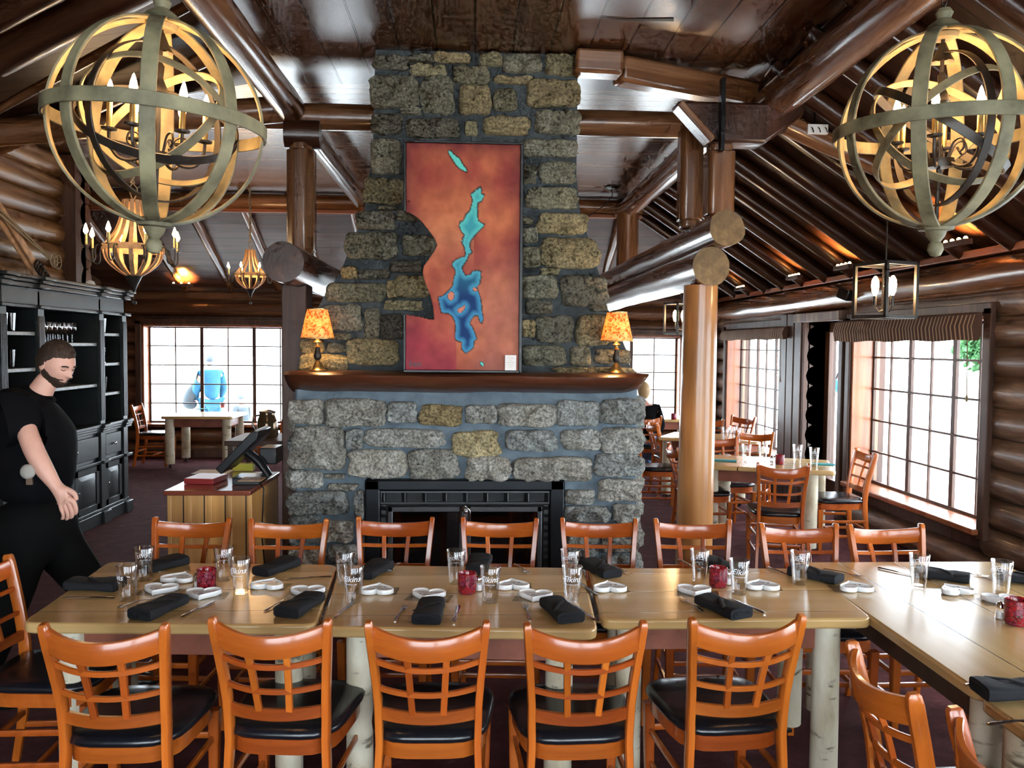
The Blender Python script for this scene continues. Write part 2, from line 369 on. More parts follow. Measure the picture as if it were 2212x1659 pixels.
def place_axis(o, a, b):
    a, b = Vector(a), Vector(b); o.location = a; o.rotation_mode = 'XYZ'; o.rotation_euler = (b - a).to_track_quat('Z', 'Y').to_euler(); return o
TN = [0]
def log(a, b, r, mat='log', label=None, cat=None, r1=None, wob=.05, name=None, group=None, endmat=None, n=20):
    a, b = Vector(a), Vector(b); TN[0] += 1
    mb = log_mb((b - a).length, r, r1, n, wob, TN[0] * 3.7)
    o = mb.obj(name or 'trim_%d' % TN[0], mat, angle=50); place_axis(o, a, b)
    if endmat:
        o.data.materials.append(MATS[endmat])
        for p in list(o.data.polygons)[-2:]: p.material_index = 1
    if label: tag(o, label, cat, group)
    o['kind'] = 'structure'
    return o
def timber(a, b, w, h, mat='trim_dark', label=None, cat=None, name=None, bevel=.008, group=None):
    a, b = Vector(a), Vector(b); TN[0] += 1; L = (b - a).length; mb = MB().b2((-w / 2, -h / 2, 0), (w / 2, h / 2, L))
    o = mb.obj(name or 'trim_%d' % TN[0], mat, bevel=bevel); place_axis(o, a, b)
    if label: tag(o, label, cat, group)
    o['kind'] = 'structure'; return o
# ------------------------------------------------------------------ shell
def flat(name, pts, mat, thick=.08, nrm=(0, 0, 1)):
    n = Vector(nrm) * thick; k = len(pts); vv = [Vector(p) for p in pts] + [Vector(p) + n for p in pts]
    fs = [tuple(range(k)), tuple(range(2 * k - 1, k - 1, -1))] + [(i, k + i, k + (i + 1) % k, (i + 1) % k) for i in range(k)]
    return struct(name, MB().add(vv, fs, False), mat)
struct('floor', MB().b2((-5.9, BY - .1, -.1), (4.25, FY + .2, 0)), 'carpet')
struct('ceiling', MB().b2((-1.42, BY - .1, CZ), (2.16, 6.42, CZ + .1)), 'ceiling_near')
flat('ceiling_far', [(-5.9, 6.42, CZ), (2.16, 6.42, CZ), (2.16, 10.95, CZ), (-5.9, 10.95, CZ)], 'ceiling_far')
flat('ceiling_right', [(2.16, BY - .1, CZ - .03), (4.05, BY - .1, 2.50), (4.05, 13.2, 2.50), (2.16, 10.95, CZ - .03)], 'roof_boards')
flat('ceiling_back_slope', [(-5.9, 10.95, CZ - .02), (2.16, 10.95, CZ - .02), (4.05, 13.2, 2.50), (-5.9, 13.2, 2.58)], 'roof_boards_far')
flat('ceiling_left', [(-1.42, BY - .1, CZ), (-1.42, 6.3, CZ), (-4.5, 6.3, 3.22), (-4.5, BY - .1, 3.22)], 'roof_boards')
flat('ceiling_gusset', [(-1.42, 6.3, CZ + .05), (-4.5, 6.3, CZ + .05), (-4.5, 6.3, 3.22)], 'roof_boards', .14, (0, 1, 0))
def course_wall(name, mat, axis, pos, a0, a1, z0, z1, r, holes, inward, backmat='trim_dark'):
    """stacked horizontal logs running along `axis` with openings; the inner log faces touch pos"""
    mb = MB(); bk = MB()
    n = max(1, round((z1 - z0) / (2 * r * .93))); st = (z1 - z0) / n
    def P(a, off, z): return (a, pos + off, z) if axis == 0 else (pos + off, a, z)
    def iv(zl, zh):
        segs = [(a0, a1)]
        for h in holes:
            if zh > h[2] + .03 and zl < h[3] - .03:
                out = []
                for s0, s1 in segs:
                    if h[1] <= s0 or h[0] >= s1: out.append((s0, s1)); continue
                    if h[0] > s0: out.append((s0, h[0]))
                    if h[1] < s1: out.append((h[1], s1))
                segs = out
        return segs
    for i in range(n):
        zc = z0 + st * (i + .5)
        for s0, s1 in iv(zc - st / 2, zc + st / 2):
            if s1 - s0 < .03: continue
            k = max(2, int((s1 - s0) / .3)); path = [P(s0 + (s1 - s0) * j / k, -inward * r * .9, zc) for j in range(k + 1)]
            rr = [(r * (1 + .05 * fbm((j * .7 + i * 5, i * 2.3, pos))), r * (1.04 + .04 * fbm((j * .9, i * 1.3, pos + 3)))) for j in range(k + 1)]
            mb.sweep(path, rr, 14)
    zs = sorted({z0, z1} | {h[2] for h in holes} | {h[3] for h in holes})
    for zl, zh in zip(zs[:-1], zs[1:]):
        if zh <= z0 or zl >= z1: continue
        for s0, s1 in iv(zl, zh):
            p, q = P(s0, -inward * r * 1.0, zl), P(s1, -inward * (r * 2.0 + .1), zh); bk.b2(p, q)
    o = struct(name, mb, mat, angle=60)
    b = bk.obj('chinking', backmat, o)
    return o
course_wall('wall_right', 'log_wall_y', 1, RX, BY, FY + .1, 0, 2.5, .118, WR + [DR], -1)
course_wall('wall_far', 'log_wall_x', 0, FY, -5.9, RX + .3, 0, 2.66, .118, WF, -1)
course_wall('wall_left', 'log_wall_l', 1, -4.3, BY, 9.15, 0, 3.75, .125, [], 1)
course_wall('wall_left_far', 'log_wall_x', 0, 9.28, -5.9, -4.18, 0, 3.75, .125, [], 1)
course_wall('wall_left_bay', 'log_wall_y', 1, -5.7, 9.2, FY, 0, 3.75, .125, [], 1)
course_wall('wall_back', 'log_wall_x', 0, BY, -4.4, RX + .3, 0, 3.75, .125, WB, 1)
flat('ceiling_gable', [(-5.9, 13.15, 2.4), (4.1, 13.15, 2.4), (4.1, 13.15, 2.75), (-5.9, 13.15, 2.75)], 'trim_dark', .1, (0, 1, 0))
# plate boards above the walls
timber((RX - .02, BY, 2.53), (RX - .02, FY, 2.53), .05, .06, 'trim_red', name='trim_plate')
timber((-5.6, FY - .04, 2.63), (RX, FY - .04, 2.60), .05, .07, 'trim_dark', name='trim_plate_far')
# the big log over the right-hand windows
log((RX - .02, BY, 2.34), (RX - .02, FY, 2.34), .135, 'log_wall_big' if 'log_wall_big' in MATS else 'log', wob=.08)
# ------------------------------------------------------------------ windows
def window(n, axis, pos, h, inward, nx, nz, every=2, jamb='trim_red', depth=.2):
    a0, a1, z0, z1 = h
    root = bpy.data.objects.new('window_%d' % n, None); COL.objects.link(root); root['kind'] = 'structure'
    def B(mb, a, b, o0, o1, zl, zh):
        if axis == 0: mb.b2((a, pos - inward * o0, zl), (b, pos - inward * o1, zh))
        else: mb.b2((pos - inward * o0, a, zl), (pos - inward * o1, b, zh))
    f = MB(); t_ = .035
    B(f, a0, a0 + t_, -.02, depth + .06, z0, z1); B(f, a1 - t_, a1, -.02, depth + .06, z0, z1); B(f, a0, a1, -.02, depth + .06, z1 - t_, z1)
    f.obj('window_frame', jamb, root, bevel=.006)
    s_ = MB(); B(s_, a0 - .03, a1 + .03, -.09, depth + .06, z0 - .02, z0 + .025); s_.obj('window_sill', jamb, root, bevel=.008)
    c = MB(); w = .09
    B(c, a0 - w, a0, -.045, .0, z0 - .05, z1 + .05); B(c, a1, a1 + w, -.045, .0, z0 - .05, z1 + .05); B(c, a0 - w, a1 + w, -.045, .0, z1, z1 + .09)
    c.obj('window_casing', 'trim_dark', root, bevel=.006)
    m = MB(); A0, A1, Z0, Z1 = a0 + t_, a1 - t_, z0 + .03, z1 - t_
    for i in range(nx + 1):
        x = A0 + (A1 - A0) * i / nx; w = .026 if (i % every == 0) else .009
        B(m, x - w, x + w, depth - .012, depth + (.018 if i % every == 0 else .01), Z0, Z1)
    for j in range(nz + 1):
        z = Z0 + (Z1 - Z0) * j / nz; w = .022 if j in (0, nz) else .009
        B(m, A0, A1, depth - .02, depth + .01, z - w, z + w)
    m.obj('window_muntin', 'trim_dark', root, bevel=.002, seg=1)
    g = MB(); B(g, A0, A1, depth - .003, depth + .003, Z0, Z1); g.obj('window_pane', 'window_glass', root)
    return root
window(1, 0, FY, WF[0], -1, 6, 5); window(2, 0, FY, WF[2], -1, 6, 5); window(9, 0, FY, WF[1], -1, 4, 5)
window(3, 1, RX, WR[0], -1, 6, 6); window(4, 1, RX, WR[1], -1, 6, 5); window(5, 1, RX, WR[2], -1, 8, 5); window(6, 1, RX, WR[3], -1, 6, 5)
window(7, 0, BY, WB[0], 1, 6, 5); window(8, 0, BY, WB[1], 1, 6, 5)
# glazed door on the right wall
dr = bpy.data.objects.new('door_1', None); COL.objects.link(dr); dr['kind'] = 'structure'
y0, y1, z0, z1 = DR
m = MB(); m.b2((RX + .20, y0, z0), (RX + .25, y0 + .11, z1)); m.b2((RX + .20, y1 - .11, z0), (RX + .25, y1, z1)); m.b2((RX + .20, y0, z1 - .12), (RX + .25, y1, z1)); m.b2((RX + .20, y0, z0), (RX + .25, y1, z0 + .26)); m.obj('door_panel', 'trim_dark', dr, bevel=.006)
MB().b2((RX + .22, y0 + .11, z0 + .26), (RX + .23, y1 - .11, z1 - .12)).obj('door_pane', 'window_glass', dr)
m = MB(); m.cyl((RX + .21, y0 + .055, 1.0), (RX + .15, y0 + .055, 1.0), .012); m.cyl((RX + .15, y0 + .055, 1.0), (RX + .15, y0 + .17, 1.0), .01); m.obj('door_handle', 'chrome', dr)
m = MB(); m.b2((RX - .05, y0 - .09, 0), (RX + .03, y0, z1 + .09)); m.b2((RX - .05, y1, 0), (RX + .03, y1 + .09, z1 + .09)); m.b2((RX - .05, y0 - .09, z1), (RX + .03, y1 + .09, z1 + .09)); m.b2((RX, y0 - .03, 0), (RX + .30, y0, z1 + .03)); m.b2((RX, y1, 0), (RX + .30, y1 + .03, z1 + .03)); m.b2((RX, y0, z1), (RX + .30, y1, z1 + .03)); m.obj('door_frame', 'trim_dark', dr, bevel=.006)
# vertical boards between the far window and the door
for i, y in enumerate((9.45, 9.68, 9.90)):
    timber((RX - .03, y + .02, 0), (RX - .03, y + .02, 2.2), .07, .20, 'trim_dark', name='trim_board_%d' % i)
timber((RX - .06, 9.5, 2.14), (RX - .06, 8.3, 2.14), .10, .10, 'log_wall_y', name='trim_header')
timber((3.62, FY - .10, 0), (3.62, FY - .10, 2.5), .16, .10, 'trim_red', name='trim_corner'); timber((3.47, FY - .08, 0), (3.47, FY - .08, 2.5), .08, .08, 'trim_dark', name='trim_corner_dark')
# baseboards
struct('baseboard_far', MB().b2((-5.6, FY - .03, 0), (RX, FY - .005, .12)), 'trim_dark')
# ------------------------------------------------------------------ ground, tree outside
struct('ground_outside', MB().b2((-40, -30, -.35), (40, 60, -.25)), 'ground_pale')
def tree(loc, h, r, label):
    T = thing('tree', label, 'tree', loc); mb = MB(); mb.sweep([(0, 0, 0), (.05, 0, h * .3), (0, .06, h * .6)], [.16, .12, .07], 10)
    for k in range(5): a = k * 1.3; mb.cyl((0, 0, h * .45), (cos(a) * r * .5, sin(a) * r * .5, h * .72), .04, .015, 8)
    mb.obj('trunk', 'bark_brown', T); lf = MB(); R = random.Random(3)
    for k in range(1500):
        a, b = R.uniform(0, 2 * pi), R.uniform(-1, 1); q = r * R.uniform(.5, 1) * (1 + .25 * sin(a * 3)); c = Vector((q * cos(a) * sqrt(1 - b * b), q * sin(a) * sqrt(1 - b * b), h * .72 + q * b * .8))
        n_ = Vector((R.uniform(-1, 1), R.uniform(-1, 1), R.uniform(-1, 1))).normalized(); s1 = n_.orthogonal().normalized() * R.uniform(.07, .13); s2 = n_.cross(s1) * .6
        lf.add([c - s1, c + s2, c + s1, c - s2], [(0, 1, 2, 3)], False)
    lf.obj('foliage', 'leaf_green', T)
tree(PX(2128, 860, 12.0).xy.to_3d() + Vector((0, 0, -.3)), 3.0, .62, 'leafy green tree outside the large right-hand window')
# ------------------------------------------------------------------ logs and posts
mz = 3.55
log((-1.37, BY, mz), (-1.37, 6.3, mz), .105, 'log', 'long peeled log along the left edge of the flat ceiling', 'beam', wob=.06)
log((-1.37, 6.9, mz), (-1.37, 10.9, mz), .10, 'log', 'peeled ceiling log running away behind the left post', 'beam', wob=.06)
log((2.10, BY, 3.52), (2.10, 6.05, 3.52), .13, 'log', 'thick scarred log along the right edge of the flat ceiling', 'beam', wob=.09)
log((1.92, 6.5, 3.52), (1.92, 10.6, 3.52), .12, 'log', 'peeled ceiling log running away to the right of the chimney', 'beam', wob=.07)
log((-4.3, 6.42, 3.52), (1.75, 6.42, 3.52), .10, 'log', 'cross log passing behind the stone chimney under the ceiling', 'beam')
log((-4.6, 6.2, 3.18), (-1.4, 6.32, 3.55), .10, 'log', 'sloping dark tie log on the far left', 'beam')
log((-5.6, 10.85, 3.62), (2.2, 10.85, 3.62), .10, 'log', 'reddish cross log at the far end of the flat ceiling', 'beam')
timber((-5.6, 10.83, 3.50), (2.2, 10.83, 3.50), .05, .05, 'trim_red')
# beams over the right post
timber((.66, 5.55, 3.68), (.98, 5.55, 3.67), .17, .16, 'log', 'short sawn log end beside the chimney top', 'beam', bevel=.025)
timber((.96, 5.62, 3.66), (2.02, 5.98, 3.62), .17, .18, 'log', 'squared golden-brown timber between the chimney and the right roof log', 'beam', bevel=.03)
log((2.25, 5.95, 3.42), (3.3, 6.1, 3.05), .08, 'log', None)
# notched bracket beam
mbk = MB(); pts = [(1.37, 3.46), (2.24, 3.46), (2.24, 3.38), (1.98, 3.19), (1.66, 3.19), (1.60, 3.20)]
vv = [Vector((x, 5.58, z)) for x, z in pts] + [Vector((x, 5.80, z)) for x, z in pts]; k = len(pts)
mbk.add(vv, [tuple(range(k)), tuple(range(2 * k - 1, k - 1, -1))] + [(i, k + i, k + (i + 1) % k, (i + 1) % k) for i in range(k)], False)
o = struct('trim_bracket', mbk, 'log_dark', bevel=.02); tag(o, 'dark notched bracket timber on top of the right post', 'beam')
o = timber((1.37, 5.60, 3.43), (1.60, 5.60, 3.19), .16, .05, 'log'); 
MBs = MB().b2((1.650, 5.52, 3.12), (1.676, 5.58, 3.60)); struct('trim_strap', MBs, 'black_metal')
# posts
def post(a, b, w, d, mat, label, ch=.3):
    L = b[2] - a[2]; mb = MB(); hw, hd = w / 2, d / 2; c = w * ch
    pts = [(-hw + c, -hd), (hw - c, -hd), (hw, -hd + c), (hw, hd - c), (hw - c, hd), (-hw + c, hd), (-hw, hd - c), (-hw, -hd + c)]
    mb.prism(pts, .05, L - .05); s2 = [(x * .82, y * .82) for x, y in pts]; mb.prism(s2, 0, .06); mb.prism(s2, L - .06, L)
    o = mb.obj('trim_post', mat, bevel=.012); o.location = a; tag(o, label, 'post'); o['kind'] = 'structure'; return o
post((1.70, 5.72, 2.66), (0, 0, 3.20), .19, .19, 'log', 'short faceted post standing on the stacked log ends', .14)
post((1.565, 5.98, 2.66), (0, 0, 3.42), .17, .17, 'log', 'faceted post just behind the short right post', .2)
post((-1.30, 6.35, 2.44), (0, 0, 3.30), .21, .21, 'log', 'round wooden post under the end of the left ceiling log', .3)
log((-1.42, 6.34, 3.37), (-1.16, 6.36, 3.37), .11, 'log_dark', None)
log((1.90, 10.2, 2.4), (1.90, 10.2, 3.45), .135, 'log', 'square-hewn post far behind the chimney on the right', 'post', wob=.02)
log((-1.3, 10.2, 2.4), (-1.3, 10.2, 3.45), .12, 'log', None)
# stacked axial logs right, and their column
log((1.57, 5.42, 2.335), (1.57, 11.2, 2.335), .128, 'log', 'lower of the two stacked logs resting on the round column', 'beam', wob=.08, endmat='log_end')
log((1.635, 5.30, 2.57), (1.60, 11.2, 2.57), .118, 'log', 'upper of the two stacked logs with a flattened end', 'beam', wob=.08, endmat='log_end')
log((1.545, 5.62, 0), (1.555, 5.60, 2.22), .128, 'log_gold', 'round golden peeled log column beside the fireplace', 'column', .115, wob=.015, name='trim_column', n=28)
# left axial log and dark post
log((-1.20, 5.28, 2.31), (-1.20, 11.0, 2.31), .13, 'log_dark', 'dark round log end left of the chimney', 'beam', wob=.04, endmat='log_dark')
timber((-1.22, 5.80, 0), (-1.22, 5.80, 2.2), .17, .22, 'trim_dark', 'dark squared post at the left side of the fireplace', 'post', name='trim_post')
# rafters on the right slope
def ZR(x): return (CZ - .03) + (x - 2.16) * (2.50 - CZ + .03) / (4.05 - 2.16)
for i in range(18):
    y = 2.0 + i * .62
    if y > 12.3: break
    a = (2.05, y, ZR(2.05) - .075); b = (3.98, y, ZR(3.98) - .075)
    log(a, b, .068, 'log_dark', wob=.05, n=12)
for i in range(11):
    x = -5.2 + i * .72
    yy0, yy1 = 10.95, 13.1
    log((x, yy0, CZ - .10), (x, yy1, 2.64), .065, 'log', wob=.05, n=12)
def PLL(px, py, dz=0):   # point on the left roof plane
    d = ray(px, py); k = (CZ - 3.22) / (4.5 - 1.42); t_ = (CZ + 1.42 * k - 1.8 - dz) / (d.z - k * d.x); return CAMP + d * t_
for (x0, y0_, x1, y1_, r) in ((-20, 120, 330, -60, .12), (-20, 40, 200, -80, .08), (-30, 250, 420, 5, .03), (-20, 330, 460, 120, .05)):
    log(PLL(x0, y0_, .12), PLL(x1, y1_, .12), r, 'log_dark' if r > .06 else 'log', wob=.04, n=14)
# trapdoor gap marks in the ceiling: a sprung board
o = struct('trim_ceiling_gap', MB().add([PZ(1285, 35, CZ - .004), PZ(1350, 41, CZ - .004), PZ(1455, 40, CZ - .004), PZ(1455, 46, CZ - .004), PZ(1345, 45, CZ - .004)], [(0, 1, 2, 3, 4)], False), 'frame_black')
# ------------------------------------------------------------------ fireplace
FYP, CYP = 5.40, 5.66
fp = thing('fireplace', 'massive granite fieldstone fireplace with a flared chimney and a log mantel', 'fireplace', (0, 0, 0))
def P5(x, y, Y): return PY(560 + x / 2.44, 560 + y / 2.44, Y)
def P2(x, y, Y): return PY(600 + x / 2.765, y / 2.765, Y)
xl, xr = PY(630, 1000, FYP).x, PY(1382, 1000, FYP).x
mtop = PY(1000, 808, FYP - .3).z; mbot = PY(1000, 856, FYP - .3).z
mb = MB(); mb.b2((xl + .02, FYP, 0), (xr - .02, 6.35, mbot + .05)); mb.obj('base_mortar', 'mortar', fp, bevel=.02)
chl = [(650, 812), (655, 760), (668, 700), (700, 640), (735, 590), (762, 520), (785, 465), (796, 400), (806, 300), (808, 200), (811, 112)]
chr_ = [(1248, 112), (1247, 250), (1245, 380), (1252, 450), (1275, 530), (1300, 610), (1312, 665), (1330, 700), (1355, 760), (1364, 812)]
pl = [PY(x, y, CYP) for x, y in chl + chr_]; mb = MB()
for p in pl:
    if p.z > CZ - .08: p.z = CZ
k = len(pl); vv = [(p.x, CYP, p.z) for p in pl] + [(p.x * .97 + .005, 6.35, p.z) for p in pl]
mb.add(vv, [tuple(range(k)), tuple(range(2 * k - 1, k - 1, -1))] + [(i, k + i, k + (i + 1) % k, (i + 1) % k) for i in range(k)], False)
mb.obj('chimney_mortar', 'mortar_dark', fp)
RS = random.Random(11)
def stone(mb, c0, c1, Y, d, col):
    x0, x1 = min(c0.x, c1.x), max(c0.x, c1.x); z0_, z1_ = min(c0.z, c1.z), max(c0.z, c1.z)
    cx, cz, hw, hh = (x0 + x1) / 2, (z0_ + z1_) / 2, (x1 - x0) / 2, (z1_ - z0_) / 2; sd = RS.uniform(0, 99); n = 44
    rings = [(1.0, -.02), (1.0, .25), (.955, .72), (.86, .95), (.68, 1.0), (.45, 1.05), (.2, 1.03)]
    rot = RS.uniform(-.05, .05); tx, tz = RS.uniform(-.25, .25), RS.uniform(-.25, .25); vv = []; fs = []
    for q, dp in rings:
        for k_ in range(n):
            a = 2 * pi * k_ / n; ca, sa = cos(a), sin(a); e = (abs(ca) ** 6.5 + abs(sa) ** 6.5) ** (-1 / 6.5)
            e *= 1.04 + .13 * fbm((ca * 1.3 + sd, sa * 1.3, sd)) + .05 * fbm((ca * 5 + sd, sa * 5, 2)); e = min(e, 1.34)
            u, w = q * e * ca, q * e * sa; u2, w2 = u * cos(rot) - w * sin(rot), u * sin(rot) + w * cos(rot)
            x, z = cx + u2 * hw, cz + w2 * hh
            dd = d * (dp * (1 + tx * u + tz * w) + .85 * fbm((x * 14 + sd, z * 14, 0), 5) * min(1, dp + .2) * (1 if q < 1 else .3))
            vv.append((x, Y - dd, z))
    R_ = len(rings)
    for i in range(R_ - 1):
        for k_ in range(n): fs.append((i * n + k_, (i + 1) * n + k_, (i + 1) * n + (k_ + 1) % n, i * n + (k_ + 1) % n))
    vv.append((cx, Y - d * (1 + .3 * fbm((cx * 9, cz * 9, sd))), cz)); T = len(vv) - 1; i = R_ - 1
    for k_ in range(n): fs.append((i * n + k_, T, i * n + (k_ + 1) % n))
    mb.cc = col; mb.add(vv, [f[::-1] for f in fs], True)
GR = [(.38, .40, .39), (.45, .45, .42), (.33, .36, .36), (.50, .48, .43), (.40, .39, .35)]
TAN = [(.44, .34, .18), (.46, .38, .22)]; DK = [(.13, .12, .10)]
UP = [(.30, .28, .19), (.37, .33, .20), (.24, .23, .17), (.42, .34, .19), (.29, .28, .21), (.19, .18, .14)]
low = [(160,740,340,868),(350,738,662,880),(680,750,832,862),(850,765,1065,877,1),(1085,768,1248,867),(1258,762,1560,880),(1572,745,1790,880),(1795,738,2022,865),
(168,880,458,1103),(462,895,552,995),(565,893,972,990),(1015,908,1265,1038,1),(1308,898,1562,1012),(1598,898,1792,1005),(1797,883,2017,1020),
(470,1003,772,1152),(793,1003,1047,1157),(1092,1038,1322,1167),(1343,1043,1752,1167),(1763,1022,2017,1140),
(165,1110,338,1202),(350,1128,450,1156),(365,1180,520,1215),(160,1222,468,1342),(503,1222,556,1362),(160,1352,330,1500),(345,1375,497,1482),(370,1500,545,1590),(160,1515,350,1630),(165,1650,360,1800),(380,1610,545,1790),
(1785,1157,2012,1272),(1610,1212,1762,1288),(1603,1300,1842,1377),(1862,1288,2002,1382),(1618,1395,1790,1500),(1802,1398,1997,1540),(1622,1518,1782,1600),(1800,1555,1990,1650),(1625,1620,1790,1790),(1810,1665,1985,1800),
(165,1830,540,1960),(1630,1810,1985,1950)]
ms = MB(); ms.cc = (1, 1, 1)
for s_ in low:
    tan = len(s_) > 4; c = RS.choice(TAN if tan else GR); _f = RS.uniform(.85, 1.15); c = tuple(v * _f for v in c)
    stone(ms, P5(s_[0], s_[1], FYP), P5(s_[2], s_[3], FYP), FYP, RS.uniform(.045, .075), c)
ms.obj('hearth_stones', 'granite', fp, angle=70)
up2 = [(575,332,782,422),(785,330,930,380),(937,325,1150,382),(1203,322,1342,402),(1350,325,1572,440),(1600,330,1785,457),
(560,455,835,650),(795,392,1002,462),(855,470,1055,682),(1045,400,1262,507),(1088,512,1268,687),(1298,457,1528,508),(1288,535,1427,665),(1490,480,1800,645),
(735,645,852,690),(560,682,742,807),(773,708,1082,827),(1118,725,1192,812),(1232,698,1497,812),(1538,665,1802,807),
(563,835,740,1047),(1463,835,1782,942),(1558,968,1777,1097),(1463,990,1542,1102),(1488,1118,1787,1252),
(512,1068,747,1222),(473,1265,700,1377),(600,1238,720,1260),(715,1260,862,1322),(408,1385,712,1547),(753,1403,947,1532),(1553,1273,1847,1402),(1458,1300,1522,1345),(1578,1423,1912,1607),(1458,1360,1552,1452),(1458,1478,1562,1602),
(760,845,870,1000),(760,1010,850,1050)]
ms = MB(); ms.cc = (1, 1, 1)
for s_ in up2:
    c = RS.choice(UP); _f = RS.uniform(.8, 1.2); c = tuple(v * _f for v in c); stone(ms, P2(s_[0], s_[1], CYP), P2(s_[2], s_[3], CYP), CYP, RS.uniform(.035, .06), c)
up5 = [(432,40,520,105),(525,55,690,108),(690,5,855,72),(718,83,895,202),(360,123,662,227),(675,113,732,207),(665,215,862,272),(348,240,542,377),(553,260,637,422),(398,390,482,427),(358,440,472,492),(463,418,728,557),(218,500,460,592),(218,425,342,497),(640,290,760,425,1),
(1383,85,1567,212),(1590,85,1827,247),(1480,48,1580,85),(1408,215,1542,292),(1458,300,1652,442),(1380,318,1452,412),(1673,290,1852,452),(1383,453,1607,562),(1638,458,1742,562),(1773,473,1952,555),(1743,238,1832,275),(1560,568,1965,605)]
for s_ in up5:
    c = RS.choice(DK if len(s_) > 4 else UP + TAN[:1]); _f = RS.uniform(.8, 1.2); c = tuple(v * _f for v in c); stone(ms, P5(s_[0], s_[1], CYP), P5(s_[2], s_[3], CYP), CYP, RS.uniform(.035, .06), c)
ms.obj('chimney_stones', 'granite', fp, angle=70)
# side stones, seen from a step aside
ms = MB(); ms.cc = (1, 1, 1)
for side, X in ((-1, xl), (1, xr)):
    z = .02
    while z < mbot - .1:
        hgt = RS.uniform(.16, .26); y = FYP + .02
        while y < 6.25:
            w = min(RS.uniform(.2, .4), 6.33 - y); b0 = len(ms.v); stone(ms, Vector((0, 0, z)), Vector((w - .03, 0, min(z + hgt - .03, mbot))), 0, .05, RS.choice(GR))
            for i in range(b0, len(ms.v)): v = ms.v[i]; ms.v[i] = (X - side * .02 - side * v[1], y + v[0], v[2])
            y += w
        z += hgt
ms.obj('side_stones', 'granite', fp, angle=70)
# mantel: half log slab with rounded ends
ml, mr = PY(592, 808, FYP - .3).x, PY(1423, 812, FYP - .3).x
prof = [(0, 0), (0, 1), (-.42, 1), (-.45, .86), (-.44, .6), (-.38, .3), (-.28, .05), (-.24, 0)]
mb = MB(); nx = 40; vv = []; fs = []; Hm = mtop - mbot
for i in range(nx + 1):
    u = i / nx; x = ml + (mr - ml) * u; e = min(u, 1 - u) * nx; q = 1 if e > 3 else .75 + .25 * (e / 3) ** .6
    dz = .006 * fbm((x * 2, 0, 0)); xx = x
    for (py, pz) in prof:
        curl = (1 - pz) * (.10 if u > .5 else .03) * max(0, 1 - e / 4); xo = -curl if u > .5 else curl
        vv.append((xx + xo, CYP + .02 + py * q * (1 + .03 * fbm((x * 3, pz, 2))), mbot + Hm * pz + dz))
m_ = len(prof)
for i in range(nx):
    for k_ in range(m_): fs.append((i * m_ + k_, i * m_ + (k_ + 1) % m_, (i + 1) * m_ + (k_ + 1) % m_, (i + 1) * m_ + k_))
fs.append(tuple(range(m_))[::-1]); fs.append(tuple(nx * m_ + k_ for k_ in range(m_)))
mb.add(vv, fs); mb.obj('mantel', 'mantel_wood', fp, angle=50)
MANZ = mtop
# firebox insert
I0 = P5(555, 1162, FYP - .06); I1 = P5(1612, 1162, FYP - .06); yF = FYP - .06
mb = MB(); a0, a1, zt = I0.x, I1.x, I0.z
mb.b2((a0, yF, 0), (a0 + .10, FYP + .02, zt)); mb.b2((a1 - .10, yF, 0), (a1, FYP + .02, zt)); mb.b2((a0, yF, zt - .075), (a1, FYP + .02, zt))
fb = mb.obj('firebox', 'black_metal', fp, bevel=.012)
mb = MB(); mb.b2((a0 + .1, FYP - .005, 0), (a1 - .1, FYP + .005, zt - .075)); mb.obj('backing', 'plastic_black', fb)
mb = MB(); n = 8; zl = zt - .075; 
mb.b2((a0 + .1, yF + .005, zl - .012), (a1 - .1, FYP, zl)); mb.b2((a0 + .1, yF + .005, zl - .085), (a1 - .1, FYP, zl - .073))
for sx in (a0 + .103, a1 - .109): mb.b2((sx, yF + .006, zl - .085), (sx + .006, FYP, zl))
mb.obj('vent_frame', 'steel_dark', fb, bevel=.002, seg=1)
for i in range(n + 1):
    x = a0 + .115 + (a1 - a0 - .23) * i / n; MB().box((x, (yF + FYP) / 2, zl - .043), (.010, .05, .058), Matrix.Rotation(.5, 3, 'Z')).obj('vent_vane', 'steel_dark', fb, bevel=.002, seg=1)
for sx in (a0 + .118, a1 - .118):
    mb = MB(); mb.b2((sx - .014, FYP - .012, .06), (sx + .014, FYP - .008, zl - .1))
    for i in range(14): mb.box((sx, FYP - .024, zl - .12 - i * .05), (.03, .03, .006), Matrix.Rotation(.5, 3, 'X'))
    mb.obj('side_grille', 'steel_dark', fb)
xc = P5(1085, 1300, yF).x; D0, D1, zd = a0 + .15, a1 - .15, zl - .10
for (p, q) in ((D0, xc - .006), (xc + .006, D1)):
    d_ = MB(); d_.b2((p, yF - .012, .10), (p + .032, FYP - .02, zd)); d_.b2((q - .032, yF - .012, .10), (q, FYP - .02, zd)); d_.b2((p, yF - .012, zd - .035), (q, FYP - .02, zd)); d_.b2((p, yF - .012, .10), (q, FYP - .02, .14))
    d_.obj('door', 'steel_dark', fb, bevel=.004)
    MB().b2((p + .03, yF + .004, .13), (q - .03, yF + .01, zd - .03)).obj('door_glass', 'smoked_glass', fb)
mb = MB(); mb.sweep([(xc - .028, yF - .03, zd - .10), (xc - .03, yF - .035, zd - .02), (xc, yF - .04, zd + .012), (xc + .03, yF - .035, zd - .02), (xc + .03, yF - .03, zd - .10)], .008, 8)
mb.box((xc + .004, yF - .03, zd - .05), (.028, .012, .09)); mb.ball((xc + .004, yF - .045, zd - .025), .012); mb.obj('door_handle', 'chrome', fb, bevel=.002)
